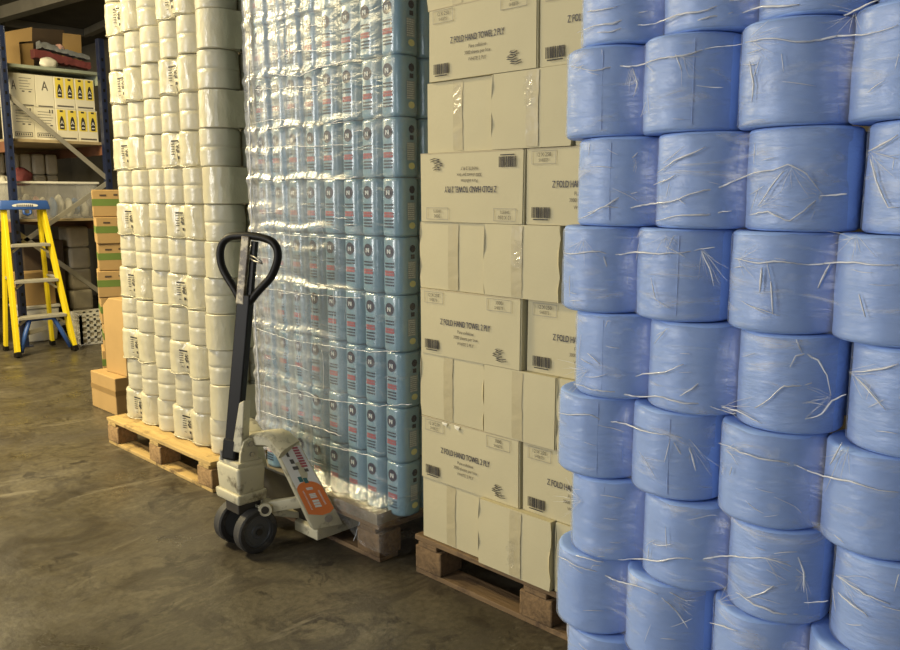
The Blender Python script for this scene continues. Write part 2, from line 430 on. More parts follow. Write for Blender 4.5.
# ------------------------------------------------------------------ pallets
def make_pallet(label, x0, x1, y0, dep, h, along='x', dark=False, group='wooden pallets under the stacks'):
    """block pallet; the face with three blocks looks to -y"""
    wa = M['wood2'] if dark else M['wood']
    t = thing('wooden_pallet', label, 'pallet', ((x0 + x1) / 2, y0 + dep / 2, 0), 0, group)
    L = x1 - x0; hx, hy = L / 2, dep / 2
    tb, bb, st = 0.021, 0.02, 0.021
    nb = 7
    bw = 0.118
    top = boxmesh(-hx, hx, -bw / 2, bw / 2, h - tb, h, wa, 0.003, 'deck_board')
    for i in range(nb):
        yy = -hy + bw / 2 + (dep - bw) * i / (nb - 1)
        obj('deck_board', top, t, (0, yy, random.uniform(-.001, .0)))
    # stringer boards across, blocks, bottom boards
    sb = boxmesh(-0.05, 0.05, -hy, hy, h - tb - st, h - tb, wa, 0.003, 'stringer_board')
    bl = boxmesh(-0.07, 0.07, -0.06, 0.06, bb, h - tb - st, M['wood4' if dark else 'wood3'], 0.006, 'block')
    for xx in (-hx + 0.07, 0, hx - 0.07):
        obj('stringer_board', sb, t, (xx, 0, 0))
        for yy in (-hy + 0.062, 0, hy - 0.062):
            obj('block', bl, t, (xx, yy, 0), (0, 0, random.uniform(-.03, .03)))
    bo = boxmesh(-hx, hx, -0.05, 0.05, 0, bb, wa, 0.003, 'bottom_board')
    for yy in (-hy + 0.055, 0, hy - 0.055):
        obj('bottom_board', bo, t, (0, yy, 0))
    return t
PH = 0.16
make_pallet('pale yellow wooden pallet carrying the white paper rolls', -4.836, -3.62, 1.965, 1.0, PH)
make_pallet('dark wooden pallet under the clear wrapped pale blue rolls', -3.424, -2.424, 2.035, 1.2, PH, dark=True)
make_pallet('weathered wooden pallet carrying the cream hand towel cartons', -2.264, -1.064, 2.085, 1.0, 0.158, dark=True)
make_pallet('wooden pallet carrying the big blue paper rolls', -1.08, 0.12, 1.40, 1.0, PH)

# ------------------------------------------------------------------ blue rolls
def roll_mesh(name, R, h, m, seed, amp=0.0022, core=True, band=None, n=48):
    rnd = random.Random(seed)
    ph = [rnd.uniform(0, 6.28) for _ in range(6)]
    def disp(a, z, r):
        if r < R * 0.8: return 0
        d = amp * (math.sin(2 * a + ph[0]) * 0.5 + math.sin(3 * a + ph[1] + z * 9) * 0.45 + math.sin(7 * a + ph[2] + z * 26) * 0.2
                   + math.sin(z * 60 + ph[3] + 2 * math.sin(2 * a)) * 0.18)
        return d
    b = 0.009
    prof = [(0.03, 0.001), (R - b, 0.0)]
    for k in range(1, 6):
        t = k / 5 * PI / 2
        prof.append((R - b + b * math.sin(t), b * 0.8 * (1 - math.cos(t))))
    nz = 8
    for k in range(1, nz):
        z = b + (h - 2 * b) * k / nz
        prof.append((R + 0.0012 * math.sin(PI * k / nz), z))
        if band and abs(k - nz // 2) == 0:
            prof.append((R - 0.0012, z + 0.002)); prof.append((R + 0.001, z + 0.004))
    for k in range(0, 6):
        t = k / 5 * PI / 2
        prof.append((R - b + b * math.cos(t), h - b * 0.8 * (1 - math.sin(t))))
    prof += [(0.03, h - 0.001), (0.028, h - 0.02), (0.0005, h - 0.02)]
    return MB().lathe(prof, n, disp).mesh(name, m, 'all')

RB, HB, ZB = 0.0918, 0.1745, 0.1755
BASEB = 0.172
sheet = obj('slip_sheet', boxmesh(-1.07, 0.10, 1.40, 2.38, PH, BASEB, M['tray'], 0.002))
tag(sheet, 'thin card slip sheet on the pallet under the blue rolls', 'slip sheet')
blue_meshes = [roll_mesh('paper_roll', RB, HB, M['blue'] if i < 4 else M['blue2'], i) for i in range(7)]
seam_me = MB().tube([(0.0, -RB - 0.0008, 0.012 + 0.15 * k / 6 + 0) for k in range(7)], 0.0010, 5).mesh('wrapper_seam', M['blue'], True)
YB = 1.485
even_x = [-0.968, -0.785, -0.602, -0.404, -0.221, -0.036]
odd_x = [-1.000, -0.818, -0.620, -0.434, -0.240, -0.054]
ORD = ['first', 'second', 'third', 'fourth', 'fifth', 'sixth', 'seventh', 'eighth', 'ninth', 'tenth', 'eleventh', 'twelfth', 'thirteenth', 'fourteenth']
def hull_y(cs, R, x, sag=0.0):
    """front (towards -y) of film drawn over a run of rolls"""
    best = None
    for (cx, cy) in cs:
        if abs(x - cx) < R:
            y = cy - math.sqrt(R * R - (x - cx) ** 2)
            best = y if best is None else min(best, y)
    for (c0, c1) in zip(cs, cs[1:]):          # bridge between neighbours
        if c0[0] <= x <= c1[0] and c1[0] - c0[0] < 2.3 * R:
            t = (x - c0[0]) / (c1[0] - c0[0])
            y = (c0[1] * (1 - t) + c1[1] * t) - R + sag * math.sin(PI * t) * R
            best = y if best is None else min(best, y)
    return best
def wrapper_mesh(cs, i, R, z0, z1, sag, m, off=0.0065, nx=34, nz=18, wr=0.0008, seed=0, drop=0.0):
    """the share of a pack's film that lies on roll i of the pack cs"""
    rd = random.Random(seed); p = [rd.uniform(0, 6.28) for _ in range(6)]
    c = cs[i]
    xa = c[0] - R * 0.97 if i == 0 else (cs[i - 1][0] + c[0]) / 2
    xb = c[0] + R * 0.97 if i == len(cs) - 1 else (cs[i + 1][0] + c[0]) / 2
    vs, fs = [], []
    for a in range(nx + 1):
        t = a / nx
        if i == 0 and i == len(cs) - 1: t = 0.5 - 0.5 * math.cos(PI * t)
        elif i == 0: t = 1 - math.cos(PI / 2 * t)
        elif i == len(cs) - 1: t = math.sin(PI / 2 * t)
        x = xa + (xb - xa) * t
        for j in range(nz + 1):
            v = 0.5 - 0.5 * math.cos(PI * j / nz)
            pinch = abs(2 * v - 1) ** 2.5
            tuck = 0.011 * max(0.0, (v - 0.945) / 0.055) ** 2 + 0.008 * max(0.0, (0.04 - v) / 0.04) ** 2
            y = hull_y(cs, R, x, sag + 0.22 * pinch)
            e = wr * (math.sin(x * 95 + v * 7 + p[0]) + math.sin(v * 19 + x * 22 + p[1]) * 0.8)
            vs.append((x, y - off + e + tuck, z0 + (z1 - z0) * v + drop * math.sin(x * 40 + p[2]) * (1 - v)))
    for a in range(nx):
        for j in range(nz):
            q = a * (nz + 1) + j
            fs.append((q, q + nz + 1, q + nz + 2, q + 1))
    return MB().add(vs, fs).mesh('wrapper', m, 'all')
def child(nm, me, par):
    """part given in room coordinates"""
    l = par.location
    return obj(nm, me, par, (-l.x, -l.y, -l.z))
blue_rows = {}
rnd = random.Random(3)
seams = {(4, 0): -62, (5, 0): -80, (6, 1): -70, (7, 0): -75, (8, 0): -70, (8, 1): -62, (3, 0): -72, (4, 1): -74}
strings = {
 9: [[(580, 32), (612, 24), (650, 12)], [(600, 33), (650, 25), (692, 14), (752, -2)], [(745, 13), (775, 7), (802, 4)], [(590, 14), (620, 6)], [(700, 22), (735, 12)]],
 8: [[(574, 68), (600, 70), (628, 67), (655, 62), (680, 56), (706, 51), (728, 46), (744, 44)], [(748, 42), (762, 39), (792, 42), (822, 40), (858, 36), (900, 27)],
     [(635, 70), (640, 84), (636, 96)], [(678, 56), (684, 70)], [(846, 15), (862, 8), (880, 2)], [(752, 62), (756, 84), (754, 104)]],
 7: [[(582, 218), (604, 208), (650, 206), (690, 196), (738, 181), (762, 172), (790, 165), (808, 174), (822, 190)], [(822, 196), (838, 194), (854, 192)],
     [(752, 216), (770, 212), (792, 220), (806, 212), (824, 196)], [(786, 172), (772, 188), (760, 206)], [(660, 172), (684, 158), (708, 146)], [(656, 186), (678, 174)],
     [(590, 214), (618, 200), (640, 192)], [(658, 220), (700, 214), (738, 212)], [(870, 152), (880, 146), (900, 134)], [(872, 160), (878, 182), (890, 206), (900, 208)], [(640, 152), (628, 164)]],
 6: [[(566, 253), (602, 252), (624, 254), (650, 252), (682, 254), (702, 248), (722, 246)], [(737, 258), (762, 262), (800, 263), (832, 264), (862, 262), (900, 265)],
     [(704, 250), (712, 268), (716, 286)], [(606, 256), (612, 272)], [(764, 268), (762, 292)], [(773, 282), (775, 312)], [(832, 264), (820, 288)], [(861, 292), (867, 318)]],
 5: [[(576, 384), (620, 393), (662, 397), (702, 404), (738, 412)], [(638, 376), (664, 371), (686, 365)], [(682, 396), (704, 380)], [(590, 352), (602, 364)],
     [(792, 366), (798, 354), (808, 352), (820, 360), (829, 376), (833, 394)], [(757, 406), (772, 398), (786, 386), (814, 382)], [(798, 340), (804, 352)],
     [(720, 406), (744, 411), (764, 422)], [(800, 421), (824, 412), (834, 400), (848, 395)], [(852, 372), (872, 369), (900, 364)], [(858, 378), (874, 394), (888, 408)]],
 4: [[(561, 412), (592, 415), (632, 425), (664, 434), (692, 438)], [(721, 441), (742, 452), (780, 460), (814, 470), (842, 479), (868, 485), (900, 491)], [(686, 438), (694, 452), (698, 470)], [(676, 442), (690, 462)], [(844, 442), (832, 462)]],
 3: [[(600, 556), (650, 559), (700, 557), (742, 555), (762, 556), (798, 566), (808, 574)], [(738, 590), (756, 604), (776, 610), (800, 613)], [(748, 596), (766, 592), (776, 584)],
     [(560, 548), (580, 556), (606, 560)], [(806, 602), (830, 598)], [(838, 572), (866, 594), (892, 602)], [(840, 590), (870, 616)], [(800, 556), (806, 572), (806, 590)]],
 2: [[(561, 556), (576, 563), (604, 573), (640, 586), (660, 592)], [(664, 596), (680, 612), (690, 626)], [(672, 592), (690, 600)], [(712, 622), (740, 628)]],
}
gathers = {8: [(752, 41, -60, 50, 26), (684, 57, -95, 40, 22), (856, 14, 150, 300, 24), (632, 70, -110, -50, 20)],
           7: [(792, 167, 185, 355, 26), (824, 196, 120, 250, 24), (872, 154, -90, 20, 26), (762, 206, -20, 70, 24), (640, 160, 180, 260, 20)],
           6: [(740, 258, -75, 40, 20), (704, 250, -100, -20, 30), (858, 236, 150, 330, 22), (586, 240, 200, 330, 18), (668, 236, 200, 340, 18)],
           5: [(852, 372, -70, 30, 28), (834, 396, 150, 240, 30), (724, 406, -40, 30, 26), (590, 370, 150, 240, 24)],
           4: [(690, 438, -100, -40, 30), (850, 448, 180, 280, 24), (728, 448, -60, 30, 20)],
           3: [(768, 557, -70, 20, 30), (806, 574, 180, 300, 26), (840, 574, -70, 0, 40), (584, 500, 120, 230, 20)],
           2: [(676, 598, -80, 0, 24), (720, 600, -60, 60, 20)]}
def crease_runs(path, cs, seed, thick=1.0):
    """a bunched line of film, laid on the rolls and cut where it passes from one roll to the next"""
    rd = random.Random(seed)
    P = [aty(x, y, 1.392) for x, y in path]
    dense = []
    for a, b in zip(P, P[1:]):
        n = max(2, int((b - a).length / 0.008))
        dense += [a.lerp(b, i / n) for i in range(n)]
    dense.append(P[-1])
    runs, n, wob, last = {}, len(dense), 0.0, None
    ph = rd.uniform(0, 6)
    for i, p in enumerate(dense):
        y = hull_y(cs, RB, p.x, 0.36)
        if y is None: continue
        q = CAM + (p - CAM) * (y / p.y)
        own = min(range(len(cs)), key=lambda c: abs(cs[c][0] - q.x))
        wob = 0.0022 * math.sin(i * 0.55 + ph) + rd.uniform(-.0008, .0008)
        r = 0.0005 + 0.0019 * math.sin(PI * (0.06 + 0.88 * i / max(1, n - 1))) * (0.72 + 0.28 * math.sin(i * 0.37 + ph * 2)) * rd.uniform(0.7, 1.0)
        r *= thick
        pt = ((q.x, y - 0.0086, q.z + wob), r)
        if own not in runs and last: runs[own] = [last]
        runs.setdefault(own, []).append(pt); last = pt
    return runs
sd = 0
for k in range(11):
    xs = odd_x if k % 2 == 0 else even_x
    z = BASEB + ZB * k
    cs = [(x + rnd.uniform(-.002, .002), YB + rnd.uniform(-.004, .004) + (-0.004 if k % 2 == 0 else 0.004)) for x in xs]
    rolls = []
    for i, (x, y) in enumerate(cs):
        me = blue_meshes[rnd.randrange(4)]
        if k % 2 == 1 and i in (2, 3): me = blue_meshes[4 + rnd.randrange(3)]
        o = obj('paper_roll', me, None, (x, y, z))
        lab = ['big blue paper roll at the end of its layer beside the cream cartons',
               'big blue paper roll, second in its layer from the cream cartons',
               'big blue paper roll, third in its layer from the cream cartons',
               'big blue paper roll, fourth in its layer from the cream cartons',
               'big blue paper roll, fifth in its layer from the cream cartons',
               'big blue paper roll, sixth in its layer from the cream cartons'][i]
        tag(o, lab, 'paper roll', 'blue paper rolls stacked in film')
        if (k, i) in seams:
            obj('wrapper_seam', seam_me, o, (0, 0, 0), (0, 0, math.radians(seams[(k, i)] + 90)))
        rolls.append(o)
    blue_rows[k] = cs
    if k >= 1:
        packs = [(0, 2), (2, 4), (4, 6)] if k % 2 == 0 else [(0, 3), (3, 6)]
        wrs = {}
        for (a, b) in packs:
            for i in range(a, b):
                me = wrapper_mesh(cs[a:b], i - a, RB, z + 0.003, z + HB - 0.003, 0.36, M['film'], seed=k * 7 + i)
                wrs[i] = child('wrapper', me, rolls[i])
        for path in strings.get(k, []):
            sd += 1
            for own, pr in crease_runs(path, cs, sd).items():
                if len(pr) < 3: continue
                cme = MB().tube([p for p, r in pr], 0.001, 5, True, [r for p, r in pr]).mesh('film_crease', M['string'], 'all')
                obj('film_crease', cme, wrs[own])
        for gi, (gx, gy, a0, a1, gl) in enumerate(gathers.get(k, [])):
            rd = random.Random(k * 31 + gi)
            for q in range(8):
                an = math.radians(a0 + (a1 - a0) * (q + rd.random()) / 8); ln = gl * rd.uniform(.5, 1.5)
                pth = [(gx + rd.uniform(-2, 2), gy + rd.uniform(-2, 2)), (gx + ln * .5 * math.cos(an), gy - ln * .5 * math.sin(an) + rd.uniform(-1, 1)), (gx + ln * math.cos(an), gy - ln * math.sin(an))]
                sd += 1
                for own, pr in crease_runs(pth, cs, sd, 0.2).items():
                    if len(pr) < 3: continue
                    obj('film_crease', MB().tube([p for p, r in pr], 0.001, 4, True, [r for p, r in pr]).mesh('film_crease', M['string'], 'all'), wrs[own])
        for i in range(4):
            rd = random.Random(k * 50 + i)
            for q in range(rd.randrange(2, 6)):
                x0 = cs[i][0] + rd.uniform(-.075, .06); z0 = z + rd.uniform(.02, HB - .02)
                an = rd.gauss(0.1, 0.3) if rd.random() < 0.7 else rd.uniform(1.1, 1.9)
                ln = rd.uniform(.015, .055); pts = []; bend = rd.uniform(-6, 6)
                for t in range(8):
                    u = ln * t / 7
                    xx = x0 + u * math.cos(an); zz = z0 + u * math.sin(an) + bend * u * u
                    zz = min(max(zz, z + .012), z + HB - .012)
                    yy = hull_y(cs, RB, xx, 0.36)
                    if yy is None: break
                    pts.append((xx, yy - 0.0078, zz))
                if len(pts) > 4:
                    rr = rd.uniform(.0004, .0009)
                    obj('film_crease', MB().tube(pts, .0005, 4, True, [rr * math.sin(PI * (t + .6) / (len(pts) + .4)) + .0001 for t in range(len(pts))]).mesh('film_crease', M['string'], 'all'), wrs[i])
    for (i2) in ((2, 3) if k % 2 == 1 else ()):
        o = obj('paper_roll', blue_meshes[rnd.randrange(4)], None, (xs[i2], YB + 0.189, z))
        tag(o, 'big blue paper roll glimpsed through the dark gap between two packs', 'paper roll', 'blue paper rolls behind the gaps')
    o = obj('paper_roll', blue_meshes[rnd.randrange(4)], None, (xs[0], YB + 0.189, z))
    tag(o, 'big blue paper roll behind the end roll of its layer', 'paper roll', 'blue paper rolls in the second rank')

# ------------------------------------------------------------------ white rolls
RW, HW, ZW = 0.0955, 0.179, 0.18
YW = 2.065 + RW
white_meshes = [roll_mesh('paper_roll', RW, HW, M['white'], 20 + i, 0.0028, band=True, n=40) for i in range(4)]
def label_geo():
    """printed pack label, laid on a face that looks to -y; origin in its middle"""
    mb = MB()
    rd = random.Random(5)
    rect(mb, -0.036, 0.02, 0.038, 0.046, 0)
    for i in range(5):
        rect(mb, -0.036, -0.036 + rd.uniform(.014, .022), 0.026 - i * 0.012, 0.030 - i * 0.012, 0)
    for i in range(6):
        for j in range(6):
            if rd.random() < 0.66: rect(mb, -0.006 + i * 0.0065, 0.0 + i * 0.0065, -0.014 + j * 0.0065, -0.008 + j * 0.0065, 0)
    rect(mb, 0.006, 0.026, -0.044, -0.030, 0)
    rect(mb, -0.030, -0.016, -0.044, -0.041, 0)
    return mb.mesh('pack_label', M['ink'])
label_me = label_geo()
wx = [-4.690 + 0.1945 * i for i in range(6)]
rnd = random.Random(11)
def end_wrapper(c0, c1, R, z0, z1, m, off, seed):
    """film drawn from the front of the end roll round to the roll behind it"""
    rd = random.Random(seed); p = rd.uniform(0, 6.28)
    path = []
    for i in range(15):
        a = math.radians(-128 + 128 * i / 14)
        path.append((c0[0] + (R + off) * math.cos(a), c0[1] + (R + off) * math.sin(a)))
    for i in range(1, 9):
        t = i / 8
        path.append((c0[0] + (c1[0] - c0[0]) * t + R + off - 0.012 * math.sin(PI * t), c0[1] + (c1[1] - c0[1]) * t))
    nz = 8; vs, fs = [], []
    for i, (x, y) in enumerate(path):
        for j in range(nz + 1):
            v = j / nz
            e = 0.0012 * math.sin(i * 0.9 + v * 8 + p)
            vs.append((x + e, y, z0 + (z1 - z0) * v))
    for i in range(len(path) - 1):
        for j in range(nz):
            q = i * (nz + 1) + j; fs.append((q, q + nz + 1, q + nz + 2, q + 1))
    return MB().add(vs, fs).mesh('wrapper', m, 'all')
for k in range(14):
    z = PH + 0.001 + ZW * k
    A = (k % 2 == 0)
    cs, rolls = [], []
    for i in range(6):
        x = wx[i] + (-0.014 if A and i < 3 else -0.010 if A else 0) + rnd.uniform(-.0006, .0006) + 0.008 * math.sin(k * 1.3) + 0.0045 * k - 0.01
        y = YW + rnd.uniform(-.005, .005) - (0.010 if k < 4 else 0) - 0.002 * k
        o = obj('paper_roll', white_meshes[rnd.randrange(4)], None, (x, y, z))
        tag(o, 'white paper roll in the %s layer above the pale pallet, %s from the rack end' % (ORD[k], ORD[i]), 'paper roll', 'white paper rolls stacked in film')
        cs.append((x, y)); rolls.append(o)
    c1 = (cs[5][0] + (0.050 if A else 0.045), cs[5][1] + 1.97 * RW + 0.004)
    o = obj('paper_roll', white_meshes[rnd.randrange(4)], None, (c1[0], c1[1], z))
    tag(o, 'white paper roll in the %s layer, second rank, beside the gap' % ORD[k], 'paper roll', 'white paper rolls in the second rank')
    if not A:
        child('wrapper', end_wrapper(cs[5], c1, RW, z + 0.004, z + HW - 0.004, M['whitefilm'], 0.0045, k), rolls[5])
        continue
    for (a, b) in ((0, 2), (3, 5)):
        pk = cs[a:b]
        for i in (0, 1):
            f = child('wrapper', wrapper_mesh(pk, i, RW, z + 0.002, z + HW - 0.001, 0.24, M['whitefilm'], 0.0055, 24, 14, 0.0014, 100 + k * 5 + a + i, 0.004), rolls[a + i])
            n = 14; pts = []
            x0 = pk[0][0] - RW * 0.9 if i == 0 else (pk[0][0] + pk[1][0]) / 2
            x1 = (pk[0][0] + pk[1][0]) / 2 if i == 0 else pk[1][0] + RW * 0.9
            for q in range(n + 1):
                x = x0 + (x1 - x0) * q / n
                pts.append((x, hull_y(pk, RW, x, 0.28) - 0.008, z + 0.009 + 0.005 * math.sin(x * 30 + k)))
            obj('film_hem', MB().tube(pts, 0.0032, 6, True, [0.0016 + 0.0016 * abs(math.sin(q * 1.3)) for q in range(n + 1)]).mesh('film_hem', M['whitefilm'], 'all'), f)
            if i == 1:
                lx = (pk[0][0] + pk[1][0]) / 2 + 0.004
                vs = []
                for v in label_me.vertices:
                    px_ = lx + v.co.x * 1.3
                    vs.append((px_, hull_y(pk, RW, px_, 0.24) - 0.0095, z + HW / 2 + v.co.z * 1.05))
                lm = bpy.data.meshes.new('pack_label'); lm.from_pydata(vs, [], [tuple(p.vertices) for p in label_me.polygons]); lm.materials.append(M['ink'])
                obj('pack_label', lm, f)['kind'] = 'stuff'

# ------------------------------------------------------------------ pale blue printed rolls under stretch wrap
TRAYZ = 0.205
tr = MB().box(-3.424, -2.426, 2.03, 3.22, PH, PH + 0.004)
tr.box(-3.424, -2.426, 2.03, 2.034, PH + .004, TRAYZ); tr.box(-2.43, -2.426, 2.034, 3.22, PH + .004, TRAYZ)
tr.box(-3.424, -3.42, 2.034, 3.22, PH + .004, TRAYZ); tr.box(-3.41, -2.44, 2.06, 3.2, PH + .004, 0.183)
tag(obj('card_tray', tr.mesh('card_tray', M['tray'])), 'dark card tray on the pallet under the pale blue rolls', 'tray')
KW, KH = 0.1250, 0.2235
KR = KW / 2 - 0.0018
def sup(a, e=2.6):
    c, s = math.cos(a), math.sin(a)
    return (math.copysign(abs(c) ** (2 / e), c) * KR, math.copysign(abs(s) ** (2 / e), s) * KR)
def kroll_mesh():
    n = 32; vs, fs = [], []
    prof = [(0.3, 0.0), (0.86, 0.0), (0.97, 0.004), (1.0, 0.013), (0.992, 0.09), (0.985, 0.108), (0.992, 0.126), (1.0, KH - 0.014), (0.97, KH - 0.005), (0.86, KH - 0.001), (0.3, KH - 0.001)]
    for (r, z) in prof:
        for j in range(n):
            x, y = sup(2 * PI * j / n); vs.append((x * r, y * r, z))
    for i in range(len(prof) - 1):
        for j in range(n): fs.append((i * n + j, i * n + (j + 1) % n, (i + 1) * n + (j + 1) % n, (i + 1) * n + j))
    fs.append(tuple(range(n - 1, -1, -1))); fs.append(tuple(range((len(prof) - 1) * n, len(prof) * n)))
    return MB().add(vs, fs).mesh('kitchen_roll', M['kroll'], 'all')
kme = kroll_mesh()
def curved(mb2, face):
    """bend a flat print (x,z) onto the front ('f', -y) or right ('r', +x) of the roll"""
    vs = []
    for (x, y, z) in mb2.v:
        u = max(-0.98, min(0.98, x / KR))
        d = KR * (1 - abs(u) ** 2.6) ** (1 / 2.6) + 0.0012 + y
        vs.append((x, -d, z) if face == 'f' else (d, x, z))
    mb2.v = vs
    return mb2
def disc(mb, cx, cz, r, n=16, y=0, sq=1.0):
    mb.add([(cx + r * math.cos(2 * PI * i / n), y, cz + sq * r * math.sin(2 * PI * i / n)) for i in range(n)], [tuple(range(n))])
em = MB(); disc(em, 0.0, 0.168, 0.025)
emblem_me = curved(em, 'f').mesh('emblem', M['inknavy'])
em = MB(); rect(em, -0.011, -0.006, 0.158, 0.175, 0.0006); rect(em, 0.004, 0.009, 0.158, 0.175, 0.0006)
em.add([(-0.011, .0006, .175), (-0.006, .0006, .175), (0.009, .0006, .158), (0.004, .0006, .158)], [(0, 1, 2, 3)])
swoosh_me = curved(em, 'f').mesh('emblem_mark', M['print_lite'])
def lines(zs, wid, m, face='f', seed=1, h=0.006):
    mb = MB(); rd = random.Random(seed)
    for z in zs:
        x = -wid
        while x < wid:
            w = rd.uniform(.004, .009); rect(mb, x, min(wid, x + w), z, z + h, 0.0003); x += w + 0.0022
    return curved(mb, face).mesh('lettering', m)
let1 = lines((0.118, 0.106), 0.025, M['inknavy'], seed=2)
let2 = lines((0.084, 0.073), 0.026, M['red'], seed=3, h=0.0095)
let3 = lines((0.058, 0.046, 0.034), 0.025, M['inknavy'], seed=4)
sp = MB(); disc(sp, 0.006, 0.178, 0.0155, 8); rect(sp, -0.004, 0.016, 0.139, 0.156, 0.0003)
side_marks = curved(sp, 'r').mesh('side_mark', M['inknavy'])
sp = MB(); rect(sp, -0.018, 0.024, 0.062, 0.130, 0.0)
side_panel = curved(sp, 'r').mesh('side_panel', M['print_grey'])
side_text = lines([0.066 + 0.008 * i for i in range(8)], 0.016, M['print_lite'], 'r', 9, 0.0035)
sp = MB(); disc(sp, 0.006, 0.042, 0.017, 12, 0.0, 0.75)
side_yel = curved(sp, 'r').mesh('side_badge', M['print_yel'])
rnd = random.Random(21)
KX0 = -2.418
for k in range(11):
    z = 0.184 + 0.2244 * k
    for i in range(8):
        x = KX0 - KW * i + rnd.uniform(-.0008, .0008); y = 2.103 + KW / 2 + rnd.uniform(-.004, .004)
        o = obj('kitchen_roll', kme, None, (x, y, z), (0, 0, rnd.uniform(-.02, .02)))
        tag(o, 'pale blue printed roll in the %s layer above its tray, %s from the cream cartons' % (ORD[k], ORD[i]),
            'kitchen roll', 'pale blue printed rolls')
        e = obj('emblem', emblem_me, o); obj('emblem_mark', swoosh_me, e)
        obj('lettering', let1, o); obj('lettering', let2, o); obj('lettering', let3, o)
        if i == 0:
            obj('side_mark', side_marks, o); s = obj('side_panel', side_panel, o); obj('side_text', side_text, s); obj('side_badge', side_yel, o)
    for j in (1, 2):
        o = obj('kitchen_roll', kme, None, (KX0 + rnd.uniform(-.0008, .0008), 2.105 + KW * (j + .53), z))
        tag(o, 'pale blue roll in the %s layer above its tray, %s rank back' % (ORD[k], ORD[j]), 'kitchen roll', 'pale blue rolls in deeper ranks')
        obj('side_mark', side_marks, o); s = obj('side_panel', side_panel, o); obj('side_badge', side_yel, o)

def wrap_mesh():
    """stretch wrap round the front and the right side of the stack"""
    xl, xr, yf, yb = -3.385, -2.346, 2.090, 2.60
    path = []
    n1 = 150
    for i in range(n1 + 1): path.append((xl + (xr - 0.03 - xl) * i / n1, yf, 0))
    for i in range(1, 7):
        a = PI / 2 * i / 6
        path.append((xr - 0.03 + 0.03 * math.sin(a), yf + 0.03 - 0.03 * math.cos(a), a))
    for i in range(1, 14): path.append((xr, yf + 0.03 + (yb - yf - 0.03) * i / 13, PI / 2))
    zs = list(np.linspace(0.275, 2.62, 190))
    rd = random.Random(4)
    wrk = []   # horizontal gathers: height at left end, slope, strength, reach
    for k in range(11):
        zc = 0.184 + 0.2244 * (k + 1)
        wrk.append((zc + rd.uniform(-.01, .01), rd.uniform(-.03, .03), rd.uniform(.007, .013), rd.uniform(.5, 1.0)))
        wrk.append((zc - 0.10 + rd.uniform(-.03, .03), rd.uniform(-.05, .05), rd.uniform(.002, .008), rd.uniform(.25, .7)))
    vs, fs = [], []
    L = len(path)
    for i, (x, y, a) in enumerate(path):
        nx, ny = math.sin(a), -math.cos(a)
        u = (x - xl) / (xr - xl)
        for z in zs:
            d = 0.003
            if a == 0:
                left = max(0.0, 1 - u * 1.25)
                d += left * 0.006 * (math.sin(x * 58 + 1.2 * math.sin(z * 2.2)) + 0.6 * math.sin(x * 131 + z * 3))
                d += 0.0015 * math.sin(x * 57.6 + z * 2)
                # runs of the wrap that hang free towards the bottom left
                if z < 0.62 and u < 0.75: d += 0.012 * (0.62 - z) / 0.4 * (1 + math.sin(x * 40 + z * 6)) * (0.75 - u)
            for (zc, sl, st, reach) in wrk:
                if u < reach + 0.12:
                    fade = min(1.0, max(0.0, (reach - u) / 0.25 + 0.35)) if a == 0 else 0.3
                    dz = (z - (zc + sl * u + 0.008 * math.sin(x * 17 + zc * 9))) / 0.016
                    if abs(dz) < 3: d += st * fade * (math.exp(-dz * dz) - 0.6 * math.exp(-(dz - 1.6) ** 2))
            if a: d += 0.002 * math.sin(z * 29 + y * 14)
            vs.append((x + nx * d, y + ny * d, z))
    nz = len(zs)
    for i in range(L - 1):
        for j in range(nz - 1):
            p = i * nz + j
            fs.append((p, p + nz, p + nz + 1, p + 1))
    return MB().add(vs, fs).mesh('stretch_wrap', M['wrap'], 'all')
sw = thing('stretch_wrap', 'crinkled clear stretch wrap around the pale blue printed rolls', 'plastic film', (0, 0, 0))
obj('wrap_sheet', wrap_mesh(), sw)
# loose skirt over the tray and the pallet's corner
def skirt_mesh():
    vs, fs = [], []
    rd = random.Random(8)
    path = [(-3.05 + 0.63 * i / 26, 2.082, 0) for i in range(27)]
    path += [(-2.390, 2.082, 0.8), (-2.382, 2.090, 1.2)]
    path += [(-2.382, 2.094 + 0.5 * i / 20, PI / 2) for i in range(1, 21)]
    nz = 16
    for i, (x, y, a) in enumerate(path):
        nx, ny = math.sin(a), -math.cos(a)
        low = 0.205 - 0.14 * max(0, min(1, (x + 2.78) / 0.30)) if a == 0 else 0.045 + 0.02 * math.sin(i)
        for j in range(nz + 1):
            z = 0.285 + (low - 0.285) * j / nz
            fl_ = 0.034 * max(0.0, (z - 0.215) / 0.07) if a else 0.034 * max(0.0, (z - 0.215) / 0.07) * max(0.0, (x + 2.6) / 0.2)
            q_ = min(1.0, max(0.0, (0.285 - z) / 0.075)); fr_ = 0.060 * q_ * q_ * (3 - 2 * q_) if a < 1.5 else 0.060 * q_ * max(0.0, 1 - (y - 2.09) / 0.06)
            d = 0.006 + (0.010 if z < 0.23 else 0.010 * j / nz) + rd.uniform(-.006, .006) * (1 if z < 0.22 else 0.3)
            vs.append((x + nx * (d + fl_), y + ny * d - fr_, z))
    for i in range(len(path) - 1):
        for j in range(nz):
            p = i * (nz + 1) + j
            fs.append((p, p + nz + 1, p + nz + 2, p + 1))
    return MB().add(vs, fs).mesh('wrap_skirt', M['skirt'], 'all')
obj('wrap_skirt', skirt_mesh(), sw)
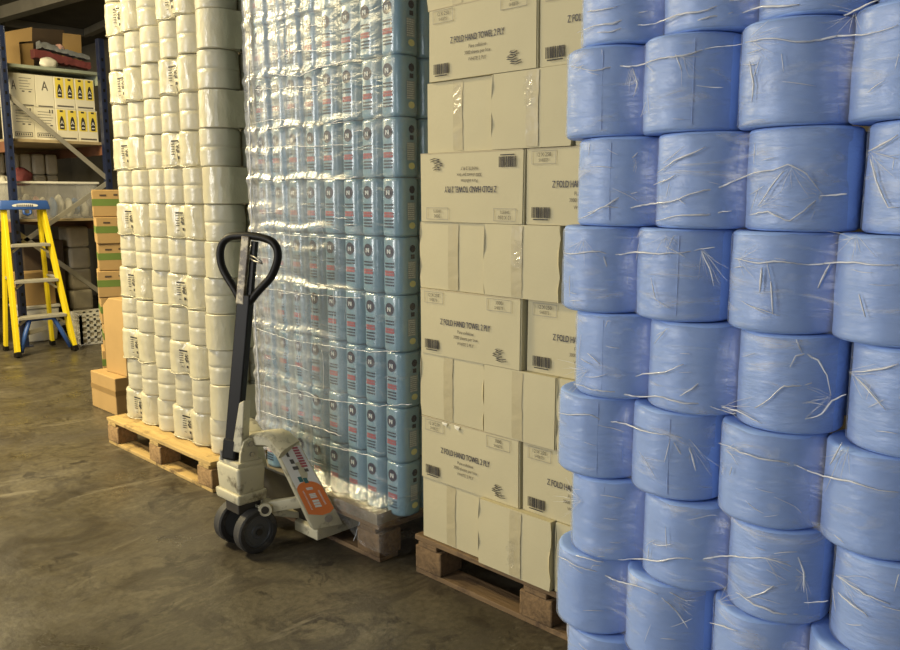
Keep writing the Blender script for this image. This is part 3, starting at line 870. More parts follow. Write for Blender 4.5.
# bunched film ropes in the wrap, and the free edge at its left
def rope(pts_px, r, seed):
    rd = random.Random(seed)
    P = [aty(x, y, 2.076) for x, y in pts_px]
    out, rad = [], []
    for a, b in zip(P, P[1:]):
        n = max(2, int((b - a).length / 0.02))
        for i in range(n):
            q = a.lerp(b, i / n); out.append((q.x, q.y + rd.uniform(-.003, .001), q.z + rd.uniform(-.002, .002)))
            rad.append(r * rd.uniform(0.35, 1.0))
    out.append(tuple(P[-1])); rad.append(r * 0.4)
    obj('film_crease', MB().tube(out, r, 5, True, rad).mesh('film_crease', M['string'], 'all'), sw)
for i, (p, r) in enumerate([
    ([(272, 62), (290, 52), (320, 50), (348, 50)], 0.004), ([(270, 74), (300, 76), (318, 68), (352, 60)], 0.0045),
    ([(255, 90), (285, 88), (312, 86), (340, 84)], 0.003), ([(253, 124), (270, 120), (284, 120), (290, 124), (278, 128), (256, 128)], 0.003),
    ([(328, 124), (340, 120), (352, 116)], 0.003), ([(330, 124), (345, 122), (354, 120)], 0.002), ([(258, 148), (290, 146), (320, 146), (352, 144)], 0.0025),
    ([(264, 180), (300, 178), (340, 179), (358, 177)], 0.003), ([(256, 232), (300, 236), (340, 238), (358, 240)], 0.0032),
    ([(262, 288), (300, 293), (340, 297), (362, 298)], 0.0028), ([(256, 328), (290, 340), (330, 346), (370, 352), (400, 351)], 0.0028),
    ([(258, 384), (290, 393), (330, 400), (380, 406), (412, 404)], 0.0026), ([(296, 290), (299, 320), (301, 350)], 0.0018), ([(312, 296), (314, 324), (315, 350)], 0.0018),
    ([(322, 350), (324, 372), (323, 392)], 0.0016), ([(258, 410), (290, 420), (320, 428), (342, 436)], 0.003), ([(322, 444), (345, 450), (372, 456)], 0.0026)]):
    rope(p, r * 0.75, i)
rd = random.Random(91)
for i in range(46):       # upright pleats and short gathers, mostly in the left half
    u = rd.random() ** 1.6
    x = 256 + 118 * u; y = rd.uniform(8, 470)
    if rd.random() < 0.62:
        ln = rd.uniform(14, 46); rope([(x, y), (x + rd.uniform(-2, 2), y + ln * .5), (x + rd.uniform(-3, 3), min(y + ln, 480))], rd.uniform(.0007, .0014), 200 + i)
    else:
        ln = rd.uniform(8, 26); sl = (y - 196) / 720.0; rope([(x, y), (x + ln * .5, y + sl * ln * .5 + rd.uniform(-1.5, 1.5)), (x + ln, y + sl * ln + rd.uniform(-2, 2))], rd.uniform(.0009, .0022), 200 + i)
rope([(249, 60), (250, 140), (252, 230), (256, 330), (260, 400), (259, 470)], 0.006, 77)
rope([(360, 520), (356, 535), (352, 545)], 0.002, 78)

# ------------------------------------------------------------------ cream cartons
CW, CD, CH = 0.487, 0.318, 0.2405     # long side, short side, height
def carton_mesh(w, d, h, m, seed, bulge=0.003, name='carton_body'):
    rd = random.Random(seed)
    n = 6
    mb = MB()
    x0, x1, y0, y1 = -w / 2, w / 2, 0, d
    # bulging sides, built as grids
    def grid(p, q, r, s, out):
        vs, fs = [], []
        for i in range(n + 1):
            for j in range(n + 1):
                u, v = i / n, j / n
                a = Vector(p).lerp(Vector(q), u); b = Vector(s).lerp(Vector(r), u)
                c = a.lerp(b, v) + Vector(out) * (bulge * math.sin(PI * u) * math.sin(PI * v))
                vs.append(tuple(c))
        for i in range(n):
            for j in range(n):
                k = i * (n + 1) + j
                fs.append((k, k + n + 1, k + n + 2, k + 1))
        mb.add(vs, fs)
    j = lambda: rd.uniform(-.0015, .0015)
    A = [(x0 + j(), y0 + j(), 0), (x1 + j(), y0 + j(), 0), (x1 + j(), y1, 0), (x0 + j(), y1, 0)]
    Bt = [(x0 + j(), y0 + j(), h), (x1 + j(), y0 + j(), h), (x1 + j(), y1, h), (x0 + j(), y1, h)]
    grid(A[0], A[1], Bt[1], Bt[0], (0, -1, 0)); grid(A[1], A[2], Bt[2], Bt[1], (1, 0, 0))
    grid(A[2], A[3], Bt[3], Bt[2], (0, 1, 0)); grid(A[3], A[0], Bt[0], Bt[3], (-1, 0, 0))
    mb.add(A, [(3, 2, 1, 0)]); mb.add(Bt, [(0, 1, 2, 3)])
    me = mb.mesh(name, m)
    bm = bmesh.new(); bm.from_mesh(me)
    bmesh.ops.remove_doubles(bm, verts=bm.verts, dist=1e-4)
    es = [e for e in bm.edges if len(e.link_faces) == 2 and e.calc_face_angle(0) > 0.9]
    bmesh.ops.bevel(bm, geom=es, offset=0.004, segments=2, affect='EDGES')
    bm.to_mesh(me); bm.free()
    me.polygons.foreach_set('use_smooth', [True] * len(me.polygons)); me.set_sharp_from_angle(angle=0.9)
    return me
long_me = [carton_mesh(CW, CD, CH, M['box'], i) for i in range(3)]
end_me = [carton_mesh(CD, CW, CH, M['box'], 10 + i) for i in range(3)]
FY = -0.0048
def carton_print(flip):
    """lettering groups of the long side; flip turns the whole face upside down"""
    g = -1 if flip else 1
    zc = CH / 2
    def T(mb): mb.v = [(g * x, y, zc + g * (z - zc)) for (x, y, z) in mb.v]; return mb
    out = []
    a = MB(); put_text(a, 'Z FOLD HAND TOWEL 2 PLY', 0.0300, -0.010, 0.126, FY - .0012, 0.62)
    v0 = len(a.v); put_text(a, 'Z FOLD HAND TOWEL 2 PLY', 0.0300, -0.0092, 0.126, FY - .0013, 0.62)
    out.append(('title_lettering', T(a).mesh('title_lettering', M['inknavy'])))
    a = MB()
    put_text(a, 'Pure cellulose', 0.0165, -0.006, 0.098, FY - .0012, 0.85)
    put_text(a, '3000 sheets per box', 0.0165, -0.006, 0.078, FY - .0012, 0.85)
    put_text(a, 'WHITE 2 PLY', 0.0165, -0.006, 0.056, FY - .0012, 0.85)
    out.append(('small_lettering', T(a).mesh('small_lettering', M['inkgrey'])))
    a = MB()
    frame(a, -0.215, -0.118, 0.190, 0.232, FY - .001)
    out.append(('print_frame', T(a).mesh('print_frame', M['inkfaint'])))
    a = MB(); frame(a, 0.095, 0.205, 0.190, 0.232, FY - .001)
    out.append(('print_frame', T(a).mesh('print_frame', M['inkfaint'])))
    a = MB()
    put_text(a, '12 X 250', 0.0175, -0.167, 0.219, FY - .0012, 0.9); put_text(a, 'SHEETS', 0.0135, -0.167, 0.202, FY - .0012, 0.9)
    out.append(('corner_lettering', T(a).mesh('corner_lettering', M['inkgrey'])))
    a = MB()
    put_text(a, '3000', 0.0175, 0.150, 0.219, FY - .0012, 0.9); put_text(a, 'SHEETS', 0.0135, 0.150, 0.202, FY - .0012, 0.9)
    out.append(('corner_lettering', T(a).mesh('corner_lettering', M['inkgrey'])))
    a = MB(); rd = random.Random(9); x = -0.212
    while x < -0.140:
        w = rd.choice((.0015, .003, .0045)); rect(a, x, x + w, 0.022, 0.056, FY - .0012); x += w + rd.choice((.0012, .002))
    rect(a, -0.206, -0.146, 0.015, 0.0185, FY - .0012)
    out.append(('barcode', T(a).mesh('barcode', M['ink'])))
    # little drawing of folded towels
    a = MB(); b = MB(); rd = random.Random(2)
    for i in range(6):
        zz = 0.022 + i * 0.0072; dx = rd.uniform(-.008, .008); wq = 0.052 - 0.003 * i
        x0 = 0.128 + dx
        pts = [(x0, zz), (x0 + wq * 0.55, zz - 0.004), (x0 + wq, zz + 0.001), (x0 + wq * 0.96, zz + 0.0026), (x0 + wq * .5, zz - 0.0018), (x0 + 0.008, zz + 0.0022)]
        a.add([(p, FY - .0012, q) for p, q in pts], [tuple(range(6))])
        rect(b, x0 + 0.006, x0 + wq * 0.7, zz + 0.0032, zz + 0.0046, FY - .0012)
    out.append(('towel_drawing', T(a).mesh('towel_drawing', M['ink'])))
    out.append(('towel_shading', T(b).mesh('towel_shading', M['inkgrey'])))
    return out
prints = {False: carton_print(False), True: carton_print(True)}
def tape_mesh(off, w, seed):
    rd = random.Random(seed); n = 12; vs, fs = [], []
    for i in range(n + 1):
        z = 0.004 + (CH - 0.008) * i / n
        bul = 0.003 * math.sin(PI * (off + CD / 2) / CD) * math.sin(PI * z / CH)
        for s in (-1, 1):
            vs.append((off + s * (w / 2 + rd.uniform(-.0015, .0015)), -bul - 0.0022 + rd.uniform(-.0006, .0006), z))
    for i in range(n): fs.append((2 * i, 2 * i + 1, 2 * i + 3, 2 * i + 2))
    return MB().add(vs, fs).mesh('packing_tape', M['tape'])
tapes = [tape_mesh(-0.002, 0.046, 1), tape_mesh(0.012, 0.050, 2), tape_mesh(-0.012, 0.046, 3)]
def crinkle_mesh(seed):
    """loose end of tape, crumpled into shiny facets"""
    rd = random.Random(seed); vs, fs = [], []
    n = 9
    for i in range(n + 1):
        for s in range(4):
            vs.append((-0.016 + 0.011 * s + rd.uniform(-.006, .006), -0.006 - rd.uniform(0, .010), 0.010 * i + rd.uniform(-.003, .003)))
    for i in range(n):
        for s in range(3): fs.append((i * 4 + s, i * 4 + s + 1, i * 4 + s + 5, i * 4 + s + 4))
    return MB().add(vs, fs).mesh('loose_tape', M['skirt'])
rows = [
    ('e', [(-2.233, 2.100), (-1.912, 2.072), (-1.584, 2.090)]),
    ('l', [(-2.232, 2.092), (-1.738, 2.098)]),
    ('e', [(-2.230, 2.092), (-1.910, 2.088), (-1.586, 2.090)]),
    ('l', [(-2.228, 2.086), (-1.732, 2.106)]),
    ('e', [(-2.229, 2.092), (-1.906, 2.084), (-1.580, 2.100)]),
    ('l', [(-2.222, 2.084), (-1.734, 2.090)]),
    ('e', [(-2.197, 2.096), (-1.872, 2.082), (-1.545, 2.096)]),
    ('l', [(-2.172, 2.080), (-1.684, 2.085)]),
    ('e', [(-2.192, 2.096), (-1.866, 2.096), (-1.546, 2.096)]),
]
ordn = ['bottom', 'second', 'third', 'fourth', 'fifth', 'sixth', 'seventh', 'eighth', 'topmost']
for r, (kind, bs) in enumerate(rows):
    z = 0.158 + 0.242 * r + 0.001
    for i, (x, y) in enumerate(bs):
        w = CW if kind == 'l' else CD
        where = 'beside the pale blue rolls' if i == 0 else ('beside the big blue rolls' if i == len(bs) - 1 else 'in the middle')
        if kind == 'l':
            what = 'cream carton printed with hand towel lettering'
            if r == 5 and i == 0: what = 'cream carton with its hand towel lettering upside down'
        else:
            what = 'cream carton end sealed with a vertical tape strip'
        t = thing('towel_carton', '%s, %s layer, %s' % (what, ordn[r], where), 'carton', (x + w / 2, y, z), random.uniform(-.003, .003), 'cream hand towel cartons')
        obj('carton_body', (long_me if kind == 'l' else end_me)[(r + i) % 3], t)
        if kind == 'l':
            fl = (r == 5 and i == 0)
            for nm, me in prints[fl]: obj(nm, me, t)
            # thin lid line
            obj('flap_edge', boxmesh(-w / 2 + .004, w / 2 - .004, -0.0015, 0.002, CH - 0.0035, CH - 0.0005, M['boxlip'], 0), t)
        else:
            tp = obj('packing_tape', tapes[(r + i) % 3], t)
            if (r, i) in ((0, 1), (4, 1), (6, 0), (6, 1)):
                obj('loose_tape', crinkle_mesh(r * 5 + i), tp, (0.0, 0, 0.04 if r == 0 else 0.10 if r == 4 else 0.13), (0, 0, 0))
        if r == 1 and i == 0:
            rd = random.Random(6)
            for (a, b, dp) in ((-0.125, -0.095, .016), (-0.062, -0.032, .020)):
                vs = [(a, -.006, CH - .004), ((a + b) / 2, -.010, CH - dp * .6), (b, -.006, CH - .005), (b - .006, -.009, CH - dp), (a + .006, -.008, CH - dp * .8)]
                obj('torn_flap', MB().add(vs, [(0, 1, 2), (0, 4, 1), (1, 3, 2), (1, 4, 3)]).mesh('torn_flap', M['tear']), t)

# ------------------------------------------------------------------ pallet jack
jk = thing('pallet_jack', 'cream hand pallet jack with black handle, forks under the wrapped pallet', 'pallet jack', (-2.95, 1.75, 0))
def J(x, y, z): return (x, y, z)     # local: x across, y towards the forks
# forks
for s in (-1, 1):
    mb = MB()
    x0, x1 = (0.10, 0.265) if s > 0 else (-0.265, -0.10)
    # channel with a folded heel
    prof = [(0.175, 0.048), (0.175, 0.092), (0.22, 0.104), (1.22, 0.104), (1.30, 0.085), (1.30, 0.068), (1.22, 0.062), (0.26, 0.048)]
    mb.prism(prof, lambda p, q: (x0, p, q), lambda p, q: (x1, p, q))
    obj('fork', mb.mesh('fork', M['cream'], False, 0.006), jk)
    # fork roller
    xm = (x0 + x1) / 2
    obj('load_roller', MB().cyl((xm - .035, 1.05, 0.036), (xm + .035, 1.05, 0.036), 0.036, 20).mesh('load_roller', M['rubber'], True), jk)
# legs of the frame: a broad sloped plate down to each fork
pl = [(0.145, 0.050, 0.469), (0.183, 0.150, 0.469), (0.303, 0.285, 0.100), (0.262, 0.158, 0.100)]
n_ = Vector((.0369, -.014, .0075)).normalized()
for s in (-1, 1):
    q = [Vector(p) for p in pl]
    back = [p - n_ * 0.055 for p in q]
    P = q + back
    P = [Vector((p.x * s, p.y, p.z)) for p in P]
    obj('frame_leg', MB().hexa([tuple(p) for p in P]).mesh('frame_leg', M['cream'], True, 0.007), jk)
# top bar between the legs, arched over the pump
def sweep(mb, pts, w, h):
    """rounded flat section drawn along a smooth path; widths along y, heights up"""
    sec = [(-.5, -.3), (-.35, -.5), (.35, -.5), (.5, -.3), (.5, .3), (.35, .5), (-.35, .5), (-.5, .3)]
    vs, fs = [], []
    for i, p in enumerate(pts):
        t = (Vector(pts[min(i + 1, len(pts) - 1)]) - Vector(pts[max(0, i - 1)])).normalized()
        u = Vector((0, 1, 0)); u = (u - t * u.dot(t)).normalized(); v = u.cross(t)
        if v.z < 0: v = -v
        for a, b in sec: vs.append(Vector(p) + u * (a * w) + v * (b * h))
    k = 8
    for i in range(len(pts) - 1):
        for j in range(k): fs.append((i * k + j, i * k + (j + 1) % k, (i + 1) * k + (j + 1) % k, (i + 1) * k + j))
    fs.append(tuple(range(k))); fs.append(tuple(range((len(pts) - 1) * k, len(pts) * k)))
    return mb.add(vs, fs)
arch = []
for i in range(25):
    x = -0.185 + 0.37 * i / 24
    u = abs(x) / 0.185
    arch.append((x, 0.052 + 0.052 * u ** 1.3, 0.452 + 0.028 * math.sin(min(1, u * 1.1) * PI * 0.62) - 0.040 * max(0, u - .72) / .28))
obj('frame_bridge', sweep(MB(), arch, 0.112, 0.058).mesh('frame_bridge', M['cream'], True), jk)
obj('frame_web', MB().hexa([(-.235, .20, .09), (.235, .20, .09), (.235, .225, .09), (-.235, .225, .09), (-.13, .13, .30), (.13, .13, .30), (.13, .15, .30), (-.13, .15, .30)]).mesh('frame_web', M['grime'], False, 0.004), jk)
# sticker on the near leg
o0, ex, ey = Vector(pl[0]), (Vector(pl[1]) - Vector(pl[0])), (Vector(pl[3]) - Vector(pl[0]))
o1 = Vector(pl[1]); ey1 = Vector(pl[2]) - o1
def on_leg(u, v, lift=0.0012):
    a = o0 + ey * v; b = o1 + ey1 * v
    return tuple(a.lerp(b, u) + n_ * lift)
def leg_quad(mb, u0, u1, v0, v1, lift):
    mb.add([on_leg(u0, v0, lift), on_leg(u1, v0, lift), on_leg(u1, v1, lift), on_leg(u0, v1, lift)], [(0, 1, 2, 3)])
mb = MB(); leg_quad(mb, 0.08, 0.95, 0.06, 0.52, .0012)
st = obj('sticker', mb.mesh('sticker', M['paper']), jk); st['label'] = 'white and orange worn sticker'
mb = MB()
pts = []
for i in range(13):
    a = PI * i / 12
    pts.append((0.52 - 0.44 * math.cos(a), 0.56 - 0.10 * math.sin(a)))
pts += [(0.96, 0.80), (0.78, 0.84), (0.50, 0.855), (0.08, 0.82)]
mb.add([on_leg(u, v, .0018) for u, v in pts], [tuple(range(len(pts)))])
orp = obj('orange_patch', mb.mesh('orange_patch', M['orange']), st)
mb = MB(); rd = random.Random(4)
v = 0.07
while v < 0.30:      # a column of letters running down the sticker
    leg_quad(mb, 0.62, 0.84, v, v + 0.022, .0020); v += 0.030
obj('sticker_lettering', mb.mesh('sticker_lettering', M['red']), st)
mb = MB()
for (u0, u1, v0, v1) in ((0.30, .40, .12, .17), (.32, .46, .20, .25), (.30, .50, .28, .32), (.66, .80, .32, .355)):
    leg_quad(mb, u0, u1, v0, v1, .0020)
obj('sticker_picture', mb.mesh('sticker_picture', M['inkgrey']), st)
mb = MB(); leg_quad(mb, .30, .44, .40, .46, .0020); leg_quad(mb, .46, .60, .42, .48, .0020)
obj('sticker_picture', mb.mesh('sticker_picture', M['teal']), st)
mb = MB()
for (vv, ln) in ((0.53, .045), (0.60, .055), (0.675, .09)):
    for c in range(3 if ln > .05 else 2):
        leg_quad(mb, 0.40, 0.62, vv + c * ln / 3, vv + (c + .8) * ln / 3, .0024)
for c in range(16): leg_quad(mb, 0.24, 0.29, 0.56 + c * .014, 0.566 + c * .014, .0024)
for c in range(12): leg_quad(mb, 0.74, 0.80, 0.58 + c * .014, 0.587 + c * .014, .0024)
obj('sticker_digits', mb.mesh('sticker_digits', M['paper']), orp)
# bolt low on the leg
c = Vector(on_leg(0.62, 0.90, 0)); obj('leg_bolt', MB().cyl(c, c + n_ * 0.008, 0.016, 14).mesh('leg_bolt', M['steel'], True), jk)
# pump
mb = MB()
def rbox(mb, x0, x1, y0, y1, z0, z1, taper=0.0):
    mb.hexa([(x0 + taper, y0 + taper, z0), (x1 - taper, y0 + taper, z0), (x1 - taper, y1 - taper, z0), (x0 + taper, y1 - taper, z0),
             (x0, y0, z1), (x1, y0, z1), (x1, y1, z1), (x0, y1, z1)])
rbox(mb, -0.088, 0.088, -0.078, 0.055, 0.255, 0.372, 0.006)
obj('pump_housing', mb.mesh('pump_housing', M['cream'], True, 0.014, 3), jk)
mb = MB(); rbox(mb, -0.092, 0.092, -0.084, 0.058, 0.218, 0.262, 0.004)
obj('pump_foot', mb.mesh('pump_foot', M['cream'], True, 0.010, 3), jk)
mb = MB(); rbox(mb, -0.078, 0.078, -0.07, 0.05, 0.365, 0.392)
obj('pump_lid', mb.mesh('pump_lid', M['cream'], True, 0.008), jk)
# piston and its collar under the bridge
obj('piston', MB().cyl((0, .045, .38), (0, .045, .45), 0.024, 20).mesh('piston', M['steel'], True), jk)
obj('pressure_spring', MB().cyl((0.035, .03, .38), (0.035, .03, .43), 0.011, 14).mesh('pressure_spring', M['grime'], True), jk)
# cheek plates with bolts that carry the handle
for s in (-1, 1):
    poly = [(-0.055, 0.385), (0.030, 0.385), (0.034, 0.44), (0.022, 0.475), (-0.006, 0.488), (-0.034, 0.476), (-0.05, 0.43)]
    x0, x1 = (0.056, 0.070) if s > 0 else (-0.070, -0.056)
    pltp = obj('handle_bracket', MB().prism(poly, lambda p, q: (x0, p, q), lambda p, q: (x1, p, q)).mesh('handle_bracket', M['cream'], False, 0.003), jk)
    for (p, q) in ((-0.004, 0.462), (0.000, 0.418)):
        xe = x1 if s > 0 else x0
        obj('bracket_bolt', MB().cyl((xe, p, q), (xe + s * 0.008, p, q), 0.011, 6).mesh('bracket_bolt', M['steel']), pltp)
# handle: black box-section pole, cream cover at its foot, loop at the top
base = Vector((0.0, -0.045, 0.43)); topv = Vector((0.0, 0.078, 1.300))
lat = Vector((math.cos(math.radians(24)), math.sin(math.radians(24)), 0))
dirp = (topv - base).normalized()
nrm = dirp.cross(lat).normalized(); lat = nrm.cross(dirp).normalized()
hp = lambda t, w=0.0, d=0.0: tuple(base + dirp * t + lat * w + nrm * d)
LEN = (topv - base).length
mb = MB()
def slab(mb, t0, t1, w0, w1, d0, d1):
    P = [hp(t0, w0, d0), hp(t0, w1, d0), hp(t0, w1, d1), hp(t0, w0, d1), hp(t1, w0, d0), hp(t1, w1, d0), hp(t1, w1, d1), hp(t1, w0, d1)]
    mb.hexa(P)
slab(mb, -0.02, 0.64, -0.030, 0.030, -0.020, 0.020)
obj('handle_pole', mb.mesh('handle_pole', M['black'], False, 0.005), jk)
mb = MB(); slab(mb, 0.60, LEN - 0.004, -0.032, 0.004, -0.022, -0.004)
obj('handle_strap', mb.mesh('handle_strap', M['bare'], False, 0.003), jk)
mb = MB(); slab(mb, 0.60, LEN - 0.02, 0.004, 0.028, -0.006, 0.016)
obj('control_rod', mb.mesh('control_rod', M['black'], False, 0.003), jk)
loop = [(0.60, -0.012), (0.655, -0.055), (0.72, -0.112), (0.765, -0.136), (0.81, -0.142), (0.845, -0.130), (0.868, -0.098), (0.876, -0.05), (0.879, 0.0),
        (0.876, 0.05), (0.866, 0.095), (0.842, 0.124), (0.805, 0.134), (0.76, 0.126), (0.715, 0.105), (0.655, 0.052), (0.60, 0.012)]
fine = []
for i in range(len(loop) - 1):
    p0, p1, p2, p3 = (loop[max(0, i - 1)], loop[i], loop[i + 1], loop[min(len(loop) - 1, i + 2)])
    for k in range(4):
        t = k / 4
        cr = [0.5 * (2 * p1[a] + (p2[a] - p0[a]) * t + (2 * p0[a] - 5 * p1[a] + 4 * p2[a] - p3[a]) * t * t + (3 * p1[a] - p0[a] - 3 * p2[a] + p3[a]) * t ** 3) for a in (0, 1)]
        fine.append(hp(cr[0], cr[1]))
fine.append(hp(*loop[-1]))
obj('handle_loop', MB().tube(fine, 0.0165, 10).mesh('handle_loop', M['black'], 'all'), jk)
lever = [hp(0.80, 0.01, -0.01), hp(0.795, 0.045, -0.03), hp(0.780, 0.085, -0.04), hp(0.772, 0.090, -0.04), hp(0.778, 0.05, -0.03), hp(0.788, 0.012, -0.01)]
obj('release_lever', MB().tube(lever, 0.004, 6).mesh('release_lever', M['steel'], 'all'), jk)
mb = MB()
mb.hexa([hp(0.0, 0.012, -0.026), hp(0.0, 0.060, -0.026), hp(0.0, 0.060, 0.026), hp(0.0, 0.012, 0.026), hp(0.20, 0.026, -0.024), hp(0.215, 0.050, -0.024), hp(0.215, 0.050, 0.024), hp(0.20, 0.026, 0.024)])
obj('handle_cover', mb.mesh('handle_cover', M['cream'], False, 0.004), jk)
mb = MB(); slab(mb, -0.04, 0.05, -0.036, 0.030, -0.026, 0.026)
obj('handle_knuckle', mb.mesh('handle_knuckle', M['black'], False, 0.010), jk)
mb = MB(); mb.cyl((-.045, -.068, .385), (-.045, -.068, .425), 0.010, 10)
obj('pump_screw', mb.mesh('pump_screw', M['steel'], True), jk)
# fork of the steering, wheels
mb = MB(); rbox(mb, -0.05, 0.05, -0.06, 0.05, 0.165, 0.222)
obj('steering_head', mb.mesh('steering_head', M['grime'], False, 0.006), jk)
mb = MB(); mb.hexa([(-.02, .02, .155), (.085, .02, .155), (.12, .19, .10), (-.0, .19, .10), (-.02, .02, .195), (.085, .02, .195), (.12, .19, .13), (-.0, .19, .13)])
obj('tie_plate', mb.mesh('tie_plate', M['cream'], False, 0.006), jk)
obj('axle', MB().cyl((-.11, 0, .092), (.11, 0, .092), 0.014, 14).mesh('axle', M['grime'], True), jk)
RWH = 0.092
def wheel_part(prof, m, nm, sgn):
    ax = Matrix(((0, 0, sgn), (1, 0, 0), (0, 1, 0)))
    return MB().lathe(prof, 40, None, ax).mesh(nm, m, True)
for s, xc in ((1, 0.078), (-1, -0.078)):
    tyre = wheel_part([(0.066, -0.026), (0.086, -0.026), (RWH, -0.020), (RWH, 0.020), (0.086, 0.026), (0.070, 0.026), (0.066, 0.022), (0.066, -0.026)], M['rubber'], 'steer_wheel_tyre', s)
    hubm = wheel_part([(0.0005, -0.022), (0.067, -0.022), (0.067, 0.019), (0.058, 0.021), (0.054, 0.016), (0.030, 0.017), (0.026, 0.023), (0.012, 0.024), (0.0005, 0.022)], M['hub'], 'wheel_hub', s)
    w = obj('steer_wheel', tyre, jk, (xc, 0.0, RWH)); obj('wheel_hub', hubm, w)
# linkage arms from the steering to the legs
for s in (-1, 1):
    a, b = (0.085 * s, 0.035, 0.185), (0.235 * s, 0.195, 0.215)
    mb = MB().bar(a, b, 0.030, 0.050)
    ar = obj('lift_arm', mb.mesh('lift_arm', M['cream'], True, 0.010), jk)
    e = Vector(a) + Vector((s * .005, -.0, 0))
    obj('arm_pivot', MB().cyl(e + Vector((-s * .02, 0.03, 0)), e + Vector((s * .028, -.012, 0)), 0.028, 18).mesh('arm_pivot', M['cream'], True), ar)
    obj('pivot_bolt', MB().cyl(e + Vector((s * .027, -.0115, 0)), e + Vector((s * .033, -.0145, 0)), 0.016, 12).mesh('pivot_bolt', M['grime'], True), ar)

# ------------------------------------------------------------------ brown cartons behind the white stack
def brown_box(name, label, x0, x1, y0, y1, z0, z1, group=None, tape=True, rz=0.0, band=False, m='brown'):
    w, d, h = x1 - x0, y1 - y0, z1 - z0
    t = thing(name, label, 'carton', ((x0 + x1) / 2, (y0 + y1) / 2, z0), rz, group)
    obj('carton_body', boxmesh(-w / 2, w / 2, -d / 2, d / 2, 0, h, M[m], 0.006), t)
    if tape:
        obj('packing_tape', boxmesh(-w / 2 - .001, w / 2 + .001, -d / 2 - .001, d / 2 + .001, h * 0.52, h * 0.66, M['browntape'], 0), t)
    if band:
        obj('green_band', boxmesh(-w / 2 - .001, w / 2 + .001, -d / 2 - .001, d / 2 + .001, h * 0.40, h * 0.66, M['green'], 0), t)
        for (yy, zz, ww) in ((-d * .36, h * .76, .05), (-d * .10, h * .78, .03)):
            a = [(w / 2 + .002, yy, zz), (w / 2 + .002, yy + ww, zz), (w / 2 + .002, yy + ww, zz + .014), (w / 2 + .002, yy, zz + .014)]
            obj('printed_mark', MB().add(a, [(0, 1, 2, 3)]).mesh('printed_mark', M['darkbox']), t)
    return t
brown_box('brown_carton', 'brown taped cardboard carton on the floor beside the pale pallet', -5.80, -5.40, 2.265, 2.60, 0, 0.255)
t = thing('tall_carton', 'tall plain brown carton standing on the taped floor carton', 'carton', (-5.54, 2.44, 0.256), 0.05)
obj('carton_body', MB().prism([(-.15, 0), (.14, 0), (.14, .52), (-.06, .52), (-.15, .46)], lambda p, q: (p, -.10, q), lambda p, q: (p, .14, q)).mesh('carton_body', M['brown'], False, .005), t)
obj('paper_label', boxmesh(.1395, .1415, -.09, -.04, .03, .09, M['tear'], 0), t)
zz = 0.0
for i in range(7):
    h = 0.213
    brown_box('striped_carton', ('green banded brown carton in the pile beside the rack, ' + ['bottom', 'second', 'third', 'fourth', 'fifth', 'sixth', 'topmost'][i] + ' layer'),
              -6.95, -6.62 + 0.01 * (i % 2), 2.77 + 0.008 * ((i * 2) % 3), 3.17, zz + 0.001, zz + h, 'green banded cartons', False, -0.36 + 0.02 * ((i % 3) - 1), True)
    zz += h + 0.003

# ------------------------------------------------------------------ rack at the end of the aisle
RX, RYL, RYR = -8.62, 2.755, 3.68
rack = thing('storage_rack', 'navy upright pallet rack with grey diagonal braces and shelves', 'rack', (RX, (RYL + RYR) / 2, 0))
def rp(x, y, z): return (x - RX, y - (RYL + RYR) / 2, z)
for bx in (RX, RX - 2.7):
    for yy in (RYL, RYR):
        mb = MB()
        for (dx0, dx1, dy0, dy1) in ((-.040, -.030, -.03, .03), (-.03, .035, -.03, -.022), (-.03, .035, .022, .03)):
            a = rp(bx + dx0, yy + dy0, 0); b = rp(bx + dx1, yy + dy1, 3.02)
            mb.box(a[0], b[0], a[1], b[1], 0, 3.02)
        # front web with punched look: lips
        a = rp(bx + .028, yy - .022, 0); b = rp(bx + .035, yy + .022, 0)
        mb.box(a[0], b[0], a[1], b[1], 0, 3.02)
        u = obj('upright', mb.mesh('upright', M['navy'], False, 0.003), rack)
        a = rp(bx, yy, 0); obj('base_plate', boxmesh(a[0] - .06, a[0] + .06, a[1] - .06, a[1] + .06, 0, .008, M['navy'], 0.001), u)
        if bx == RX:
            mb = MB()
            for q in range(28):
                z = 0.1 + q * 0.1
                mb.box(b[0] + .0005, b[0] + .0015, a[1] - .010, a[1] + .010, z, z + .03)
            obj('slot', mb.mesh('slot', M['black']), u)['kind'] = 'stuff'
def brace(pa, pb):
    a, b = atx(*pa, RX - .0), atx(*pb, RX - .0)
    obj('diagonal_brace', MB().bar(rp(*a), rp(*b), 0.012, 0.045, (1, 0, 0)).mesh('diagonal_brace', M['brace'], False, 0.002), rack)
def yz(px, py_): return atx(px, py_, RX)
zA, zB, zC_, zD = 2.38, 1.62, 1.12, 0.45
def br2(y0, z0, y1, z1):
    obj('diagonal_brace', MB().bar(rp(RX, y0, z0), rp(RX, y1, z1), 0.045, 0.012, (1, 0, 0)).mesh('diagonal_brace', M['brace'], False, 0.002), rack)
br2(RYL, 2.42, RYR, 1.63); br2(RYR, 1.60, RYL, .98); br2(RYL, 1.12, RYR, .34); br2(RYR, .30, RYL, .12)
for (z, m, th) in ((2.70, 'shelf', .03), (2.005, 'shelfwood', .03), (1.235, 'shelfwood', .025)):
    a = rp(RX - 2.7, RYL + .02, 0); b = rp(RX - 0.05, RYR - .02, 0)
    obj('shelf_board', boxmesh(a[0], b[0], a[1], b[1], z - th, z, M[m], 0.003), rack)
    for yy in (RYL + .0, RYR - .0):
        c = rp(0, yy, 0)[1]
        obj('shelf_beam', boxmesh(a[0], b[0], c - .02, c + .02, z - th - .10, z - th, M['rackbeam' if z < 2.5 else 'shelf'], 0.003), rack)
